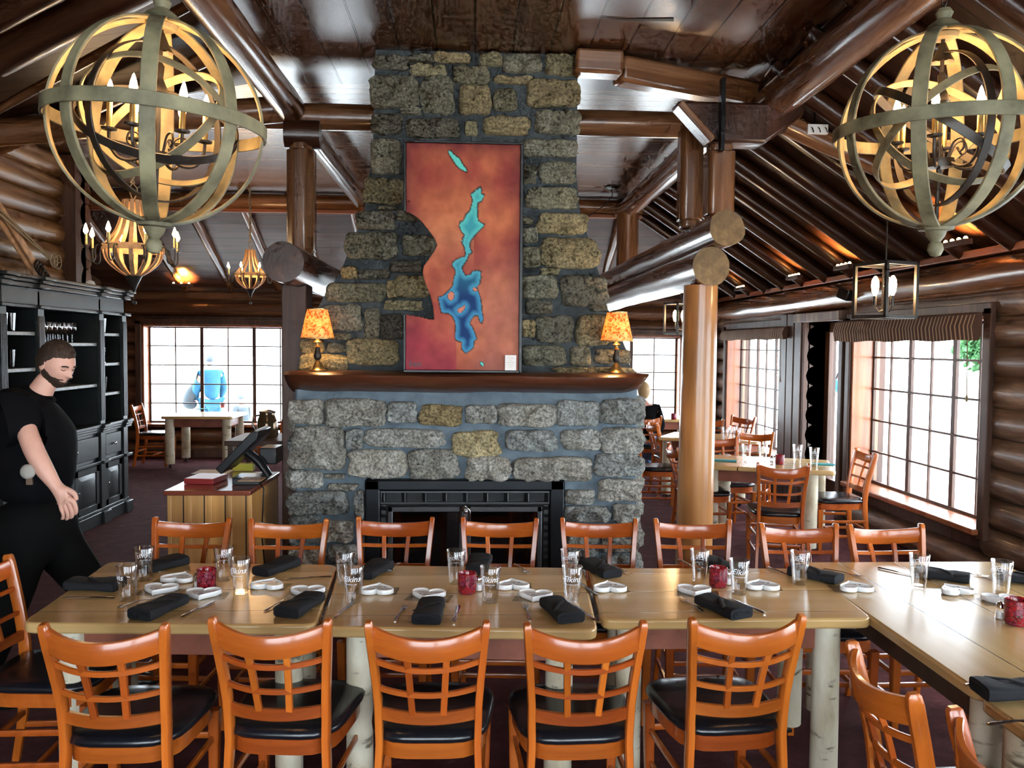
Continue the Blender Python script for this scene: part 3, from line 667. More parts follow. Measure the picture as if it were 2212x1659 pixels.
# ------------------------------------------------------------------ painting
def inpoly(x, y, P):
    c = False; j = len(P) - 1
    for i in range(len(P)):
        if (P[i][1] > y) != (P[j][1] > y) and x < (P[j][0] - P[i][0]) * (y - P[i][1]) / (P[j][1] - P[i][1]) + P[i][0]: c = not c
        j = i
    return c
def dpoly(x, y, P):
    best = 1e9
    for i in range(len(P)):
        ax, ay = P[i - 1]; bx_, by_ = P[i]; dx, dy = bx_ - ax, by_ - ay; t_ = max(0, min(1, ((x - ax) * dx + (y - ay) * dy) / (dx * dx + dy * dy + 1e-9)))
        best = min(best, (x - ax - t_ * dx) ** 2 + (y - ay - t_ * dy) ** 2)
    return sqrt(best)
L1 = [(318,78),(335,80),(350,100),(375,118),(400,140),(412,165),(430,190),(445,212),(442,226),(420,218),(395,205),(372,185),(355,158),(335,130),(318,100)]
L2 = [(540,328),(548,350),(545,375),(568,380),(560,400),(548,425),(522,438),(515,470),(518,510),(525,560),(545,578),(568,585),(560,605),(530,635),(505,660),(485,685),(470,710),(466,745),(482,785),(460,800),(450,835),(430,860),(415,885),(420,920),(440,945),(470,940),(490,915),(520,910),(545,915),(543,960),(538,1000),(520,1030),(530,1060),(545,1110),(550,1150),(555,1200),(565,1250),(555,1285),(540,1270),(528,1230),(505,1225),(480,1260),(470,1290),(490,1310),(505,1350),(518,1390),(500,1410),(498,1450),(470,1480),(445,1495),(420,1475),(412,1440),(415,1415),(390,1410),(368,1395),(370,1350),(372,1310),(368,1270),(350,1235),(320,1215),(275,1210),(262,1160),(250,1100),(280,1095),(305,1075),(330,1050),(350,1020),(355,980),(370,935),(365,905),(345,880),(350,855),(375,835),(405,820),(435,812),(437,785),(430,750),(415,720),(420,690),(430,665),(410,640),(393,605),(400,575),(425,560),(440,520),(465,500),(475,460),(485,420),(472,380),(490,365),(515,345)]
IS = [[(320,1075),(345,1060),(362,1080),(358,1110),(335,1125),(318,1105)],[(385,1190),(400,1175),(420,1170),(432,1155),(438,1165),(428,1190),(405,1208),(390,1207)],[(490,1040),(505,1028),(520,1045),(510,1058),(495,1052)]]
L3 = [(543,1556),(560,1552),(572,1568),(568,1588),(548,1582)]
CUT = [(0,508),(40,512),(80,530),(120,560),(155,600),(190,645),(225,690),(243,735),(225,775),(185,835),(150,885),(143,930),(160,1000),(185,1060),(205,1120),(218,1180),(224,1262),(180,1255),(130,1243),(60,1230),(0,1222)]
PN, PM = 120, 240; YP = 5.235
def lerp3(a, b, t_): return tuple(a[i] + (b[i] - a[i]) * t_ for i in range(3))
def clamp(x): return max(0, min(1, x))
pc = {}; vv = []; cols = []
c00, c11 = PY(877.5, 308, YP), PY(1120, 796, YP); w_p, h_p = c11.x - c00.x, c00.z - (MANZ + .02)
for j in range(PM + 1):
    for i in range(PN + 1):
        u, v = i / PN, j / PM; x, y = 28 + 784 * u, 30 + 1585 * v
        n1 = fbm((u * 3, v * 5, 1), 5); n2 = fbm((u * 9, v * 16, 4), 4)
        base = lerp3((.30, .050, .035), (.50, .14, .06), clamp(.5 + n1 * .9))
        ed = min(u, 1 - u, v * 2, (1 - v) * 1.6); base = lerp3((.12, .016, .022), base, clamp(ed * 5 + .25 + n1 * .3))
        if v > .72 and u < .45: base = lerp3(base, (.30, .02, .05), clamp((v - .72) * 6) * .6)
        if .3 < v < .55 and u < .6: base = lerp3(base, (.58, .22, .10), .55 * clamp(1 - abs(v - .42) * 7))
        base = lerp3(base, (.44, .17, .11), .5 * clamp((u - .5) * 4) * clamp((v - .42) * 4))
        base = tuple(clamp(b * (1 + .22 * n2)) for b in base)
        wob = 5 * n2
        inl = [inpoly(x + wob, y + wob, L) for L in (L1, L2, L3)]
        if any(inl):
            L = (L1, L2, L3)[inl.index(True)]; isl = any(inpoly(x, y, q) for q in IS); d_ = dpoly(x, y, L)
            if inl[1]: d_ = min(d_, min(dpoly(x, y, q) for q in IS))
            deep = clamp((v - .36) * 3.2); core = clamp((d_ - 8) / 34)
            if inl[1]: c_ = lerp3(lerp3((.10, .52, .46), (.05, .25, .42), deep), lerp3((.04, .30, .34), (.006, .035, .13), deep), core)
            else: c_ = (.12, .60, .50)
            if d_ < 4: c_ = (.03, .08, .10)
            base = (.62, .20, .12) if isl else c_
        else:
            dd = min(dpoly(x + wob, y + wob, L2) if 200 < x < 620 and y > 300 else 99, dpoly(x, y, L1) if y < 260 else 99)
            if dd < 6: base = tuple(b * .35 for b in base)
        vv.append((c00.x + w_p * u, YP, c00.z - h_p * v)); cols.append(base)
CX = [((x - 28) / 784, (y - 30) / 1585) for x, y in CUT]
def cutx(v):   # right-hand boundary of the cut at height v
    xs = []
    for a_, b_ in zip(CX[:-1], CX[1:]):
        if (a_[1] - v) * (b_[1] - v) <= 0 and a_[1] != b_[1]: xs.append(a_[0] + (b_[0] - a_[0]) * (v - a_[1]) / (b_[1] - a_[1]))
    return max(xs) if xs else None
fs = []
for j in range(PM):
    for i in range(PN):
        u, v = (i + .5) / PN, (j + .5) / PM
        if inpoly(u, v, CX + [(-.2, .75), (-.2, .3)]): continue
        a_ = j * (PN + 1) + i; fs.append((a_, a_ + PN + 1, a_ + PN + 2, a_ + 1))
# snap the rim of the cut onto its curve
used = {k_ for f in fs for k_ in f}
for j in range(PM + 1):
    cx_ = cutx(j / PM)
    if cx_ is None: continue
    row = [i for i in range(PN + 1) if j * (PN + 1) + i in used and i / PN > cx_ - .015]
    if row: i = row[0]; k_ = j * (PN + 1) + i; vv[k_] = (c00.x + w_p * cx_, YP, vv[k_][2])
pt = thing('painting', 'tall red abstract painting of turquoise and blue lakes with a cut-out left edge, black frame', 'painting', (0, 0, 0))
mb = MB(); mb.cc = (0, 0, 0); mb.add(vv, fs, True); mb.c = cols; cv = mb.obj('canvas', 'painted', pt); so = cv.modifiers.new('thick', 'SOLIDIFY'); so.thickness = .02; so.offset = -1
# solidify goes backwards (+Y)
mb = MB(); t_ = .014; X0, X1, Zb, Zt = c00.x, c11.x, c00.z - h_p, c00.z
fzb = MANZ + .004
mb.b2((X0 - t_, YP - .012, Zt), (X1 + t_, YP + .04, Zt + t_)); mb.b2((X1, YP - .012, fzb), (X1 + t_ * 1.4, YP + .04, Zt)); mb.b2((X0 - t_, YP - .012, fzb), (X1 + t_, YP + .04, Zb))
zc0, zc1 = Zt - h_p * CX[0][1], Zt - h_p * CX[-1][1]
mb.b2((X0 - t_, YP - .012, zc0), (X0, YP + .04, Zt)); mb.b2((X0 - t_, YP - .012, Zb), (X0, YP + .04, zc1)); mb.obj('picture_frame', 'frame_black', pt, bevel=.003)
tv, tf = text_data('ben', .055, .1); p = PY(897, 786, YP - .006); mb = MB(); mb.add([(p.x + v.x, YP - .004, p.z + v.y) for v in tv], tf, False); mb.obj('signature', 'frame_black', pt)
cz = thing('caption_card', 'small cream caption card tucked in the lower right corner of the painting', 'card', (0, 0, 0)); p, q = PY(1091, 767, YP - .02), PY(1115, 800, YP - .02); q.z = max(q.z, MANZ + .004)
MB().b2((p.x, YP - .022, q.z), (q.x, YP - .018, p.z)).obj('card_sheet', 'paper', cz)
mb = MB()
for i, wd in enumerate((.7, .5, .75, .6, .3)): 
    tv, tf = text_data(('Priest Lake', 'ben', 'hand painted', 'on canvas', 'art')[i], .0085, .1); zc = p.z - (p.z - q.z) * (.18 + .15 * i); mb.add([((p.x + q.x) / 2 + v.x, YP - .0235, zc + v.y) for v in tv], tf, False)
mb.obj('card_text', 'barrel_wood', cz)
# ------------------------------------------------------------------ table lamps on the mantel
def table_lamp(px, label):
    Y = 5.45; b = PY(px, 806, Y); T = thing('table_lamp', label, 'lamp', (b.x, Y, MANZ), 0)
    mb = MB(); mb.lathe([(0, 0), (.058, 0), (.060, .006), (.045, .016), (.036, .03), (.028, .05), (.018, .06), (.012, .075)]); mb.obj('base', 'brass_old', T); MB().lathe([(.012, .155), (.02, .16), (.012, .17), (.012, .18), (.026, .19), (.012, .205), (.010, .235)]).obj('neck', 'brass_old', T)
    mb = MB(); mb.lathe([(.012, .07), (.024, .085), (.026, .10), (.018, .13), (.012, .158)], n=16); mb.obj('stem', 'iron', T)
    mb = MB(); mb.lathe([(.108, .215), (.066, .405), (.064, .405), (.106, .215)], n=40, closed=True); mb.obj('lamp_shade', 'shade_floral', T)
    MB().ball((0, 0, .29), (.022, .022, .032)).obj('bulb', 'bulb_soft', T)
    mb = MB(); mb.lathe([(.109, .212), (.110, .218), (.106, .218)], n=40); mb.lathe([(.067, .402), (.068, .408), (.064, .408)], n=40); mb.cyl((-.065, 0, .40), (.065, 0, .40), .002, n=6); mb.cyl((0, 0, .235), (0, 0, .41), .003, n=6); mb.obj('shade_trim', 'brass_old', T)
    lamp_light('table_lamp_light', (b.x, Y, MANZ + .30), 9, (1, .60, .25), .03)
table_lamp(686, 'small lit lamp with a floral shade on the left end of the mantel')
table_lamp(1331, 'small lit lamp with a floral shade on the right end of the mantel')
# ------------------------------------------------------------------ chairs
def bow(x, hw, d): return -d * (1 - (x / hw) ** 2)
def make_chair():
    T = thing('dining_chair', '', 'chair')
    def postx(z): 
        pts = [(0, .186), (.25, .174), (.45, .166), (.62, .170), (.80, .186), (.89, .1935)]
        for a, b in zip(pts[:-1], pts[1:]):
            if z <= b[0]: return a[1] + (b[1] - a[1]) * (z - a[0]) / (b[0] - a[0])
        return pts[-1][1]
    def posty(z):
        pts = [(0, -.262), (.22, -.222), (.42, -.205), (.55, -.210), (.70, -.238), (.82, -.268), (.89, -.284)]
        for a, b in zip(pts[:-1], pts[1:]):
            if z <= b[0]: return a[1] + (b[1] - a[1]) * (z - a[0]) / (b[0] - a[0])
        return pts[-1][1]
    sq = [(-1, -.8), (-.8, -1), (.8, -1), (1, -.8), (1, .8), (.8, 1), (-.8, 1), (-1, .8)]
    for s in (-1, 1):
        mb = MB(); zs = [0, .1, .2, .3, .38, .45, .52, .6, .68, .76, .82, .86, .885, .893]
        rr = [(.012, .015)] * 2 + [(.0125, .019)] * 2 + [(.013, .022)] * 7 + [(.013, .021), (.0125, .018), (.009, .012)]
        mb.sweep([(s * postx(z), posty(z), z) for z in zs], rr, sect=sq, upv=(0, 1, 0)); mb.obj('leg', 'chair_wood', T, angle=35)
        mb = MB(); mb.sweep([(s * .185, .185, 0), (s * .190, .190, .2), (s * .192, .192, .40)], [(.014, .014), (.018, .018), (.021, .021)], sect=sq, upv=(0, 1, 0)); mb.obj('leg', 'chair_wood', T, angle=35)
    def rail(mb, z0, z1, d, th, inset=.006, dip=.008):
        zc = (z0 + z1) / 2; hw = postx(zc) - inset; n = 14; path = []
        for i in range(n + 1):
            x = -hw + 2 * hw * i / n; path.append((x, posty(zc) + bow(x, hw, d), zc + bow(x, hw, dip)))
        mb.sweep(path, (th / 2, (z1 - z0) / 2) if False else [(th / 2, (z1 - z0) / 2)] * (n + 1), sect=[(-1, -.85), (-.7, -1), (.7, -1), (1, -.85), (1, .85), (.7, 1), (-.7, 1), (-1, .85)], upv=(0, 0, 1))
    mb = MB(); rail(mb, .800, .874, .062, .020, dip=.026); mb.obj('backrest', 'chair_rail_wood', T, angle=35)
    mb = MB(); rail(mb, .741, .760, .052, .015, dip=.016); rail(mb, .641, .660, .042, .015, dip=.011); rail(mb, .535, .577, .034, .018, dip=.006)
    mb.obj('back_rail', 'chair_rail_wood', T, angle=35)
    mb = MB()
    for s in (-1, 1):
        path = []
        for z in (.565, .62, .68, .74, .80):
            x = s * (.052 + (z - .565) * .055); hw = postx(z); path.append((x, posty(z) + bow(x, hw, .034 + (z - .565) * .10), z - .018 * (z > .78)))
        mb.sweep(path, [(.011, .0085)] * 5, sect=sq, upv=(0, 1, 0))
    mb.obj('back_slat', 'chair_wood', T, angle=35)
    # seat frame
    def seat_outline(g):
        pts = []; 
        for k in range(32):
            a = 2 * pi * k / 32; e = (abs(cos(a)) ** 4.2 + abs(sin(a)) ** 4.2) ** (-1 / 4.2); y = sin(a) * e; x = cos(a) * e * (1 + .09 * y)
            pts.append((x * (.205 + g), -.002 + y * (.215 + g)))
        return pts
    mb = MB(); o_ = seat_outline(-.004); i_ = seat_outline(-.026); n = 32
    vv = [(x, y, .395) for x, y in o_] + [(x, y, .45) for x, y in o_] + [(x, y, .45) for x, y in i_] + [(x, y, .395) for x, y in i_]
    fs = []
    for r_ in range(4):
        q = (r_ + 1) % 4
        for k in range(n): fs.append((r_ * n + k, r_ * n + (k + 1) % n, q * n + (k + 1) % n, q * n + k))
    mb.add(vv, fs); mb.obj('seat_frame', 'chair_rail_wood', T, angle=35)
    mb = MB(); prof = [(-.03, .449), (.002, .451), (.012, .460), (.013, .470), (.006, .482), (-.012, .490), (-.06, .495), (-.12, .498), (-.19, .499)]
    vv = []; fs = []
    for g, z in prof: vv += [(x, y, z) for x, y in seat_outline(g)]
    for i in range(len(prof) - 1):
        for k in range(n): fs.append((i * n + k, i * n + (k + 1) % n, (i + 1) * n + (k + 1) % n, (i + 1) * n + k))
    fs.append(tuple((len(prof) - 1) * n + k for k in range(n))); mb.add(vv, fs); mb.obj('seat', 'black_vinyl', T, angle=60)
    mb = MB()
    for s in (-1, 1):
        mb.sweep([(s * .182, -.225, .16), (s * .186, .19, .16)], [(.007, .012)] * 2, sect=sq, upv=(0, 0, 1)); mb.sweep([(s * .178, -.22, .29), (s * .189, .19, .29)], [(.007, .012)] * 2, sect=sq, upv=(0, 0, 1))
    mb.sweep([(-.184, 0, .16), (.184, 0, .16)], [(.007, .011)] * 2, sect=sq, upv=(0, 0, 1)); mb.sweep([(-.175, -.215, .22), (.175, -.215, .22)], [(.007, .012)] * 2, sect=sq, upv=(0, 0, 1)); mb.sweep([(-.188, .19, .30), (.188, .19, .30)], [(.007, .012)] * 2, sect=sq, upv=(0, 0, 1))
    mb.obj('stretcher', 'chair_rail_wood', T, angle=35)
    return T
chair0 = make_chair()
def chair(x, y, deg, label, group): return place(chair0, USED, (x, y, 0), math.radians(deg), label, group)
def chair_px(l, r, hint, label, group):
    """chair located from the two post tops it shows"""
    a, b = PZ(l[0], l[1], .885), PZ(r[0], r[1], .885); mid = (a + b) / 2; t_ = (b - a).normalized(); n_ = Vector((-t_.y, t_.x, 0))
    if n_.dot(Vector(hint)) < 0: n_ = -n_
    c = mid + n_ * .281; return chair(c.x, c.y, math.degrees(atan2(n_.y, n_.x)) - 90, label, group)
G1 = 'chairs along the near side of the long table'
for l, r, lab in [((93, 1352), (357, 1352), 'orange-brown lattice-back chair, leftmost of the near row, in front of the left table'),
    ((459, 1337), (709, 1343), 'orange-brown lattice-back chair in front of the gap between the left and middle tables'),
    ((796, 1347), (1051, 1347), 'orange lattice-back chair at the near side of the middle table, nearest the dark candle'),
    ((1139, 1352), (1390, 1347), 'orange lattice-back chair in front of the step between the middle and third tables'),
    ((1499, 1340), (1728, 1332), 'orange lattice-back chair, rightmost of the near row, beside a birch table leg')]: chair_px(l, r, (0, 1, 0), lab, G1)
G2 = 'chairs along the far side of the long table'
for l, r, lab in [((333, 1120), (498, 1122), 'lattice-back chair backed against the knotty pine stand'), ((540, 1123), (709, 1124), 'lattice-back chair at the left corner of the stone hearth'),
    ((775, 1119), (934, 1120), 'lattice-back chair in front of the left half of the black firebox'), ((1001, 1120), (1158, 1122), 'lattice-back chair in front of the right half of the black firebox'),
    ((1216, 1121), (1371, 1123), 'lattice-back chair in front of the right end of the stone hearth'), ((1418, 1123), (1573, 1125), 'lattice-back chair in front of the round wooden column'),
    ((1646, 1133), (1803, 1134), 'second chair from the right end of the far row, before the window-side table'), ((1837, 1135), (1988, 1134), 'lattice-back chair at the far right end of the far row, below the window sill')]: chair_px(l, r, (0, -1, 0), lab, G2)
chair(-1.68, 3.38, -88, 'lattice-back chair at the left end of the long table, cut by the picture edge', 'chairs at the ends of the long table')
chair_px((1846, 1393), (1968, 1497), (1, 0, 0), 'lattice-back chair seen edge-on at the left side of the right-hand table', 'chairs at the right-hand table')
chair(1.50, 1.79, -93, 'lattice-back chair in the bottom right corner, only its top showing', 'chairs at the right-hand table')
chair(2.62, 3.35, 92, 'chair on the far side of the right-hand table, legs showing beneath it', 'chairs at the right-hand table')
G3 = 'chairs at the window-side tables'
chair_px((1640, 1001), (1744, 1004), (0, 1, 0), 'lattice-back chair with its back to us at the window-side table', G3)
chair(2.52, 7.98, 184, 'chair facing us across the window-side table', G3)
chair(2.93, 8.55, 150, 'turned chair between the two window-side tables', G3)
chair(3.22, 7.15, 88, 'chair sideways against the sill of the large window', G3)
chair(2.14, 7.50, -90, 'chair half hidden right of the round column, its black seat showing', G3)
chair(2.05, 8.95, -95, 'chair behind the round column, its seat lit blue by the window', G3)
chair(2.95, 10.0, 175, 'chair against the farther right-hand window', G3)
chair(2.45, 9.85, -85, 'chair seen sideways just left of the round column', G3)
chair(3.35, 10.6, 120, 'dark chair in front of the farther right-hand window, beside a taller one', G3)
chair(-4.62, 12.25, -88, 'lattice-back chair in front of the left end of the far window', 'chairs by the far left window')
chair(-3.0, 12.3, 92, 'chair at the right end of the far window table, half hidden', 'chairs by the far left window')
chair(2.28, 10.95, 0, 'chair the seated woman sits on, her denim jacket hung over it', G3)
# ------------------------------------------------------------------ tables
def birch_leg(mb_parent, x, y, r, h, z0=.06, par=None, seed=0):
    mb = log_mb(h - z0, r, r * .95, 16, .06, seed); mb.v = [(a + x, b + y, c + z0) for a, b, c in mb.v]; mb.obj('leg', 'birch', par, angle=50)
    cs = MB(); cs.cyl((x, y, .03), (x, y, z0 + .01), .012, n=8); cs.cyl((x - .012, y + .015, .027), (x + .012, y + .015, .027), .027, n=14); cs.obj('caster', 'plastic_black', par)
def table(name, quad, label, run='x', z=.75, th=.042, legs=None, r=.055, apron='apron_red', sd=0, group=None):
    cx = sum(p[0] for p in quad) / 4; cy = sum(p[1] for p in quad) / 4
    T = thing(name, label, 'table', (cx, cy, 0), 0, group); q = [(a - cx, b - cy) for a, b in quad]
    # rounded corners
    pts = []
    for i in range(4):
        p0, p1, p2 = Vector(q[i - 1]), Vector(q[i]), Vector(q[(i + 1) % 4]); a = (p0 - p1).normalized() * .05; b = (p2 - p1).normalized() * .05
        for t_ in (0, .33, .67, 1): pts.append(tuple(p1 + a * (1 - t_) ** 2 + b * t_ ** 2))
    MB().prism(pts, z - th, z).obj('tabletop', 'table_planks_' + run, T, bevel=.010, seg=3)
    ins = legs or .13; L = []
    for i in range(4):
        p1 = Vector(q[i]); c_ = -p1; c_ = Vector((math.copysign(ins, c_.x), math.copysign(ins, c_.y))); L.append(p1 + c_)
    for k, l in enumerate(L): birch_leg(None, l.x, l.y, r, z - th, par=T, seed=sd + k * 2.7)
    mb = MB()
    for i in range(4):
        a, b = L[i], L[(i + 1) % 4]; d = (b - a); n_ = Vector((-d.y, d.x)).normalized() * .012; mb.prism([tuple(a + n_), tuple(b + n_), tuple(b - n_), tuple(a - n_)], z - th - .12, z - th)
    mb.obj('apron', apron, T, bevel=.003); return T
def Q(*pp): return [tuple(PZ(x, y, .75).xy) for x, y in pp]
table('dining_table', Q((43, 1346), (683, 1350), (729, 1219), (233, 1213)), 'pine-topped table with birch log legs, left end of the long row', sd=1)
table('dining_table', Q((691, 1354), (1292, 1361), (1261, 1226), (735, 1219)), 'birch-legged pine table in the middle of the long row, facing the fireplace', sd=13)
table('dining_table', Q((1300, 1339), (1888, 1336), (1747, 1227), (1269, 1226)), 'pale pine-topped table with red apron, third from the left in the long row', sd=29)
table('dining_table', [(1.56, 2.42), (2.60, 2.42), (2.60, 3.93), (1.57, 3.93)], 'right-hand pine table running lengthwise away from us, joined to the long row', 'y', legs=.10, sd=41, apron='trim_dark')
table('dining_table', [(1.53, 1.22), (2.60, 1.22), (2.60, 2.41), (1.55, 2.41)], 'near right corner table, only its edge and log leg showing', 'y', z=.742, legs=.11, r=.085, sd=57)
table('dining_table', [(2.02, 7.22), (3.10, 6.84), (3.34, 7.55), (2.26, 7.95)], 'small birch-legged table set with glasses in front of the large window', 'x', legs=.16, r=.07, sd=61)
table('dining_table', [(2.15, 9.45), (3.18, 8.98), (3.50, 9.60), (2.5, 10.05)], 'farther window-side table between the column and the middle window', 'x', legs=.15, r=.06, sd=67)
table('dining_table', [(2.2, 11.75), (3.3, 11.75), (3.3, 12.5), (2.2, 12.5)], 'table against the far right-hand window behind the seated woman', 'x', sd=71)
table('dining_table', [(-4.42, 11.85), (-3.42, 11.85), (-3.42, 12.7), (-4.42, 12.7)], 'birch-legged table in front of the far left window', 'x', legs=.10, r=.065, sd=83)
# ------------------------------------------------------------------ glasses
tvg, tfg = text_data('Elkins', .034, .35)
tvs, tfs = text_data('ON PRIEST LAKE', .0065, 0)
def make_glass():
    T = thing('pint_glass', '', 'glass'); mb = MB()
    mb.lathe([(0, .0), (.028, 0), (.030, .004), (.0436, .147), (.0428, .1485), (.0415, .147), (.0285, .016), (.024, .011), (0, .011)], n=32); mb.obj('body', 'clear_glass', T)
    lg = MB()
    def wrap(v, zc):
        z = zc + v.y; r = .030 + (.0136) * z / .147 + .0006; a = v.x / r - pi / 2; return (r * cos(a), r * sin(a), z)
    lg.add([wrap(v, .102) for v in tvg], tfg, False); lg.add([wrap(v, .080) for v in tvs], tfs, False)
    pa = [(-.047, -.004), (-.040, .002), (-.034, .001), (-.030, -.006), (-.036, -.016), (-.026, -.020)]
    lg.sweep([wrap(Vector((x, y, 0)), .102) for x, y in pa], .0007, 4); lg.obj('logo', 'logo_white', T); return T
glass0 = make_glass()
GG = 'pint glasses on the long table'
for x, y, front, lab in [(276, 1297, 1, 'clear pint glass nearest the left end of the left table, its logo turned left'),
    (312, 1254, 0, 'clear pint glass beside the rolled napkin at the far left corner of the left table'),
    (484, 1254, 0, 'clear pint glass directly behind the dark candle holder of the left table'),
    (520, 1281, 1, 'clear pint glass with readable white logo right of the candle on the left table'),
    (745, 1264, 0, 'clear pint glass near the far side, left end of the middle table'),
    (764, 1300, 1, 'clear pint glass with readable logo, left end of the middle table'),
    (985, 1260, 0, 'clear pint glass behind the dark red candle holder of the middle table'),
    (1059, 1301, 1, 'clear pint glass right of the dark red candle holder of the middle table'),
    (1231, 1259, 0, 'clear pint glass at the right end of the middle table, hidden behind another'),
    (1235, 1300, 1, 'clear pint glass at the right end of the middle table, front one of two'),
    (1511, 1258, 0, 'clear pint glass left of the bright red candle holder on the third table'),
    (1596, 1283, 1, 'clear pint glass right of the bright red candle holder on the third table'),
    (1727, 1262, 0, 'clear pint glass beside a black napkin at the right end of the third table'),
    (1984, 1269, 0, 'clear pint glass beside the napkin on the far end of the right-hand table'),
    (2162, 1285, 0, 'clear pint glass glaring white near the right edge of the right-hand table')]:
    p = PZ(x, y, .75); rot = (-.15 if front else pi + .2) + (-.9 if x == 276 else 0)
    place(glass0, USED, (p.x, p.y, .7505), rot, lab, GG)
GB = 'glasses on the window-side tables'
for x, y, lab in [(1612, 1000, 'tall clear glass at the left of the window-side table'), (1648, 996, 'clear glass just left of the window-side red candle'), (1722, 1001, 'clear glass behind the chair back on the window-side table'), (1758, 1008, 'clear glass at the right of the window-side table'),
    (1568, 956, 'tall clear glass beside the column on the farther window-side table'), (1584, 953, 'second clear glass beside the column on the farther table'), (1592, 957, 'third clear glass beside the column, rightmost of its cluster'), (1649, 955, 'clear glass in front of the middle window on the farther table')]:
    p = PZ(x, y, .75); place(glass0, USED, (p.x, p.y, .7505), pi, lab, GB)
for n_, c_ in list((o.name, o) for o in bpy.data.objects if o.name.startswith('pint_glass') and o.get('group') == GB): c_.scale = (1, 1, 1.15)
# ------------------------------------------------------------------ heart dishes
def heart(n=48):
    P_ = []
    for k in range(n):
        a = 2 * pi * k / n; x = 16 * sin(a) ** 3; y = 13 * cos(a) - 5 * cos(2 * a) - 2 * cos(3 * a) - cos(4 * a); P_.append((x / 16 * .072, (y + 2.5) / 16 * .068))
    return P_
HT = heart()
tv1, tf1 = text_data('Courtney', .024, .3); tv2, tf2 = text_data('& Blaire', .024, .3)
def make_heart():
    T = thing('heart_dish', '', 'dish'); mb = MB(); n = len(HT); rings = [(.90, 0), (1, .004), (1, .019), (.975, .022), (.93, .021), (.89, .016), (.3, .0155)]
    vv = []; fs = []
    for s_, z in rings: vv += [(x * s_, y * s_, z) for x, y in HT]
    for i in range(len(rings) - 1):
        for k in range(n): fs.append((i * n + k, (i + 1) * n + k, (i + 1) * n + (k + 1) % n, i * n + (k + 1) % n))
    fs.append(tuple(range(n))); fs.append(tuple((len(rings) - 1) * n + k for k in range(n))[::-1]); mb.add(vv, fs); mb.obj('dish', 'dish_white', T, angle=50)
    tm = MB(); tm.add([(v.x, v.y + .020, .0168) for v in tv1], tf1, False); tm.add([(v.x, v.y - .010, .0168) for v in tv2], tf2, False); tm.obj('lettering', 'ink_navy', T)
    w = MB().prism([(-.085, -.055), (.10, -.05), (.102, .05), (-.083, .048)], -.0005, .0004); w.obj('wrapper', 'wrapper', T); return T
heart0 = make_heart()
for x, y, front, lab in [(343, 1274, 1, 'white heart dish right of the leftmost glass on the left table'), (388, 1248, 0, 'white heart dish behind the salt shaker at the far side of the left table'),
    (437, 1284, 1, 'white heart dish directly in front of the dark candle holder of the left table'), (582, 1262, 0, 'white heart dish in front of the far napkin, middle of the left table'), (663, 1279, 1, 'white heart dish partly under a black napkin at the right end of the left table'),
    (816, 1273, 0, 'white heart dish beside the glass pair, left part of the middle table'), (923, 1286, 1, 'white heart dish just left of the dark red candle holder'), (1107, 1263, 0, 'white heart dish at the far side, right of the middle candle'),
    (1155, 1288, 1, 'white heart dish at the near side, right half of the middle table'), (1316, 1268, 0, 'white heart dish alone at the left end of the third table'), (1500, 1277, 1, 'white heart dish above the fork, left of the bright red candle'),
    (1645, 1264, 0, 'white heart dish right of the bright red candle on the third table'), (1845, 1268, 0, 'white heart dish at the joint of the third and right-hand tables'), (2060, 1274, 0, 'white heart dish in front of the napkin at the far end of the right-hand table'), (2165, 1297, 1, 'white heart dish behind the big red candle at the right edge')]:
    p = PZ(x, y, .76); place(heart0, USED, (p.x, p.y, .7512), (random.uniform(-.25, .25) if front else pi + random.uniform(-.2, .2)), lab, 'white heart-shaped dishes at the place settings')
# ------------------------------------------------------------------ candles
def make_candle():
    T = thing('candle_holder', '', 'candle holder'); mb = MB(); mb.lathe([(0, 0), (.034, 0), (.039, .006), (.040, .04), (.040, .085), (.037, .087), (.035, .084), (.035, .02), (0, .018)], n=28); mb.obj('holder', 'mosaic', T)
    MB().lathe([(0, .019), (.030, .019), (.030, .05), (0, .05)], n=20).obj('wax', 'wax', T); MB().ball((0, 0, .062), (.006, .006, .012)).obj('flame', 'candle_glow', T); return T
candle0 = make_candle()
for x, y, s_, lab in [(446, 1272, 1.0, 'dark purple mosaic candle holder on the left table'), (1009, 1281, 1.0, 'dark red mosaic candle holder on the middle table'), (1551, 1267, 1.0, 'bright red mosaic candle holder on the third table'), (2196, 1348, 1.12, 'large bright red mosaic candle holder at the right picture edge')]:
    p = PZ(x, y, .75); place(candle0, USED, (p.x, p.y, .7505), 0, lab, 'mosaic candle holders on the tables', s_)
for loc, lab in [(PZ(1684, 1003, .75), 'small red candle holder on the window-side table'), (PZ(1455, 906, .75), 'tiny red candle holder on the far right-hand table'), (PZ(481, 881, .75), 'tiny red candle holder on the table by the far left window')]:
    place(candle0, USED, (loc.x, loc.y, .7505), 0, lab, 'mosaic candle holders on the tables')
def make_shaker():
    T = thing('salt_shaker', '', 'shaker'); MB().lathe([(0, 0), (.018, 0), (.020, .004), (.017, .03), (.015, .045), (0, .045)], n=12).obj('body', 'clear_glass', T); MB().lathe([(.0155, .044), (.0165, .05), (.013, .062), (.005, .068), (0, .068)], n=16).obj('cap', 'chrome', T)
    MB().lathe([(0, .003), (.015, .003), (.014, .028), (0, .028)], n=10).obj('salt', 'dish_white', T); return T
sh0 = make_shaker()
for x, y, lab in [(427, 1271, 'salt shaker left of the dark purple candle holder'), (1034, 1276, 'salt shaker tucked right of the dark red candle holder'), (1573, 1263, 'salt shaker right of the bright red candle holder'), (2160, 1337, 'salt shaker left of the large red candle holder'), (1667, 1001, 'salt shaker on the window-side table')]:
    p = PZ(x, y, .75); place(sh0, USED, (p.x, p.y, .7505), 0, lab, 'salt shakers on the tables')
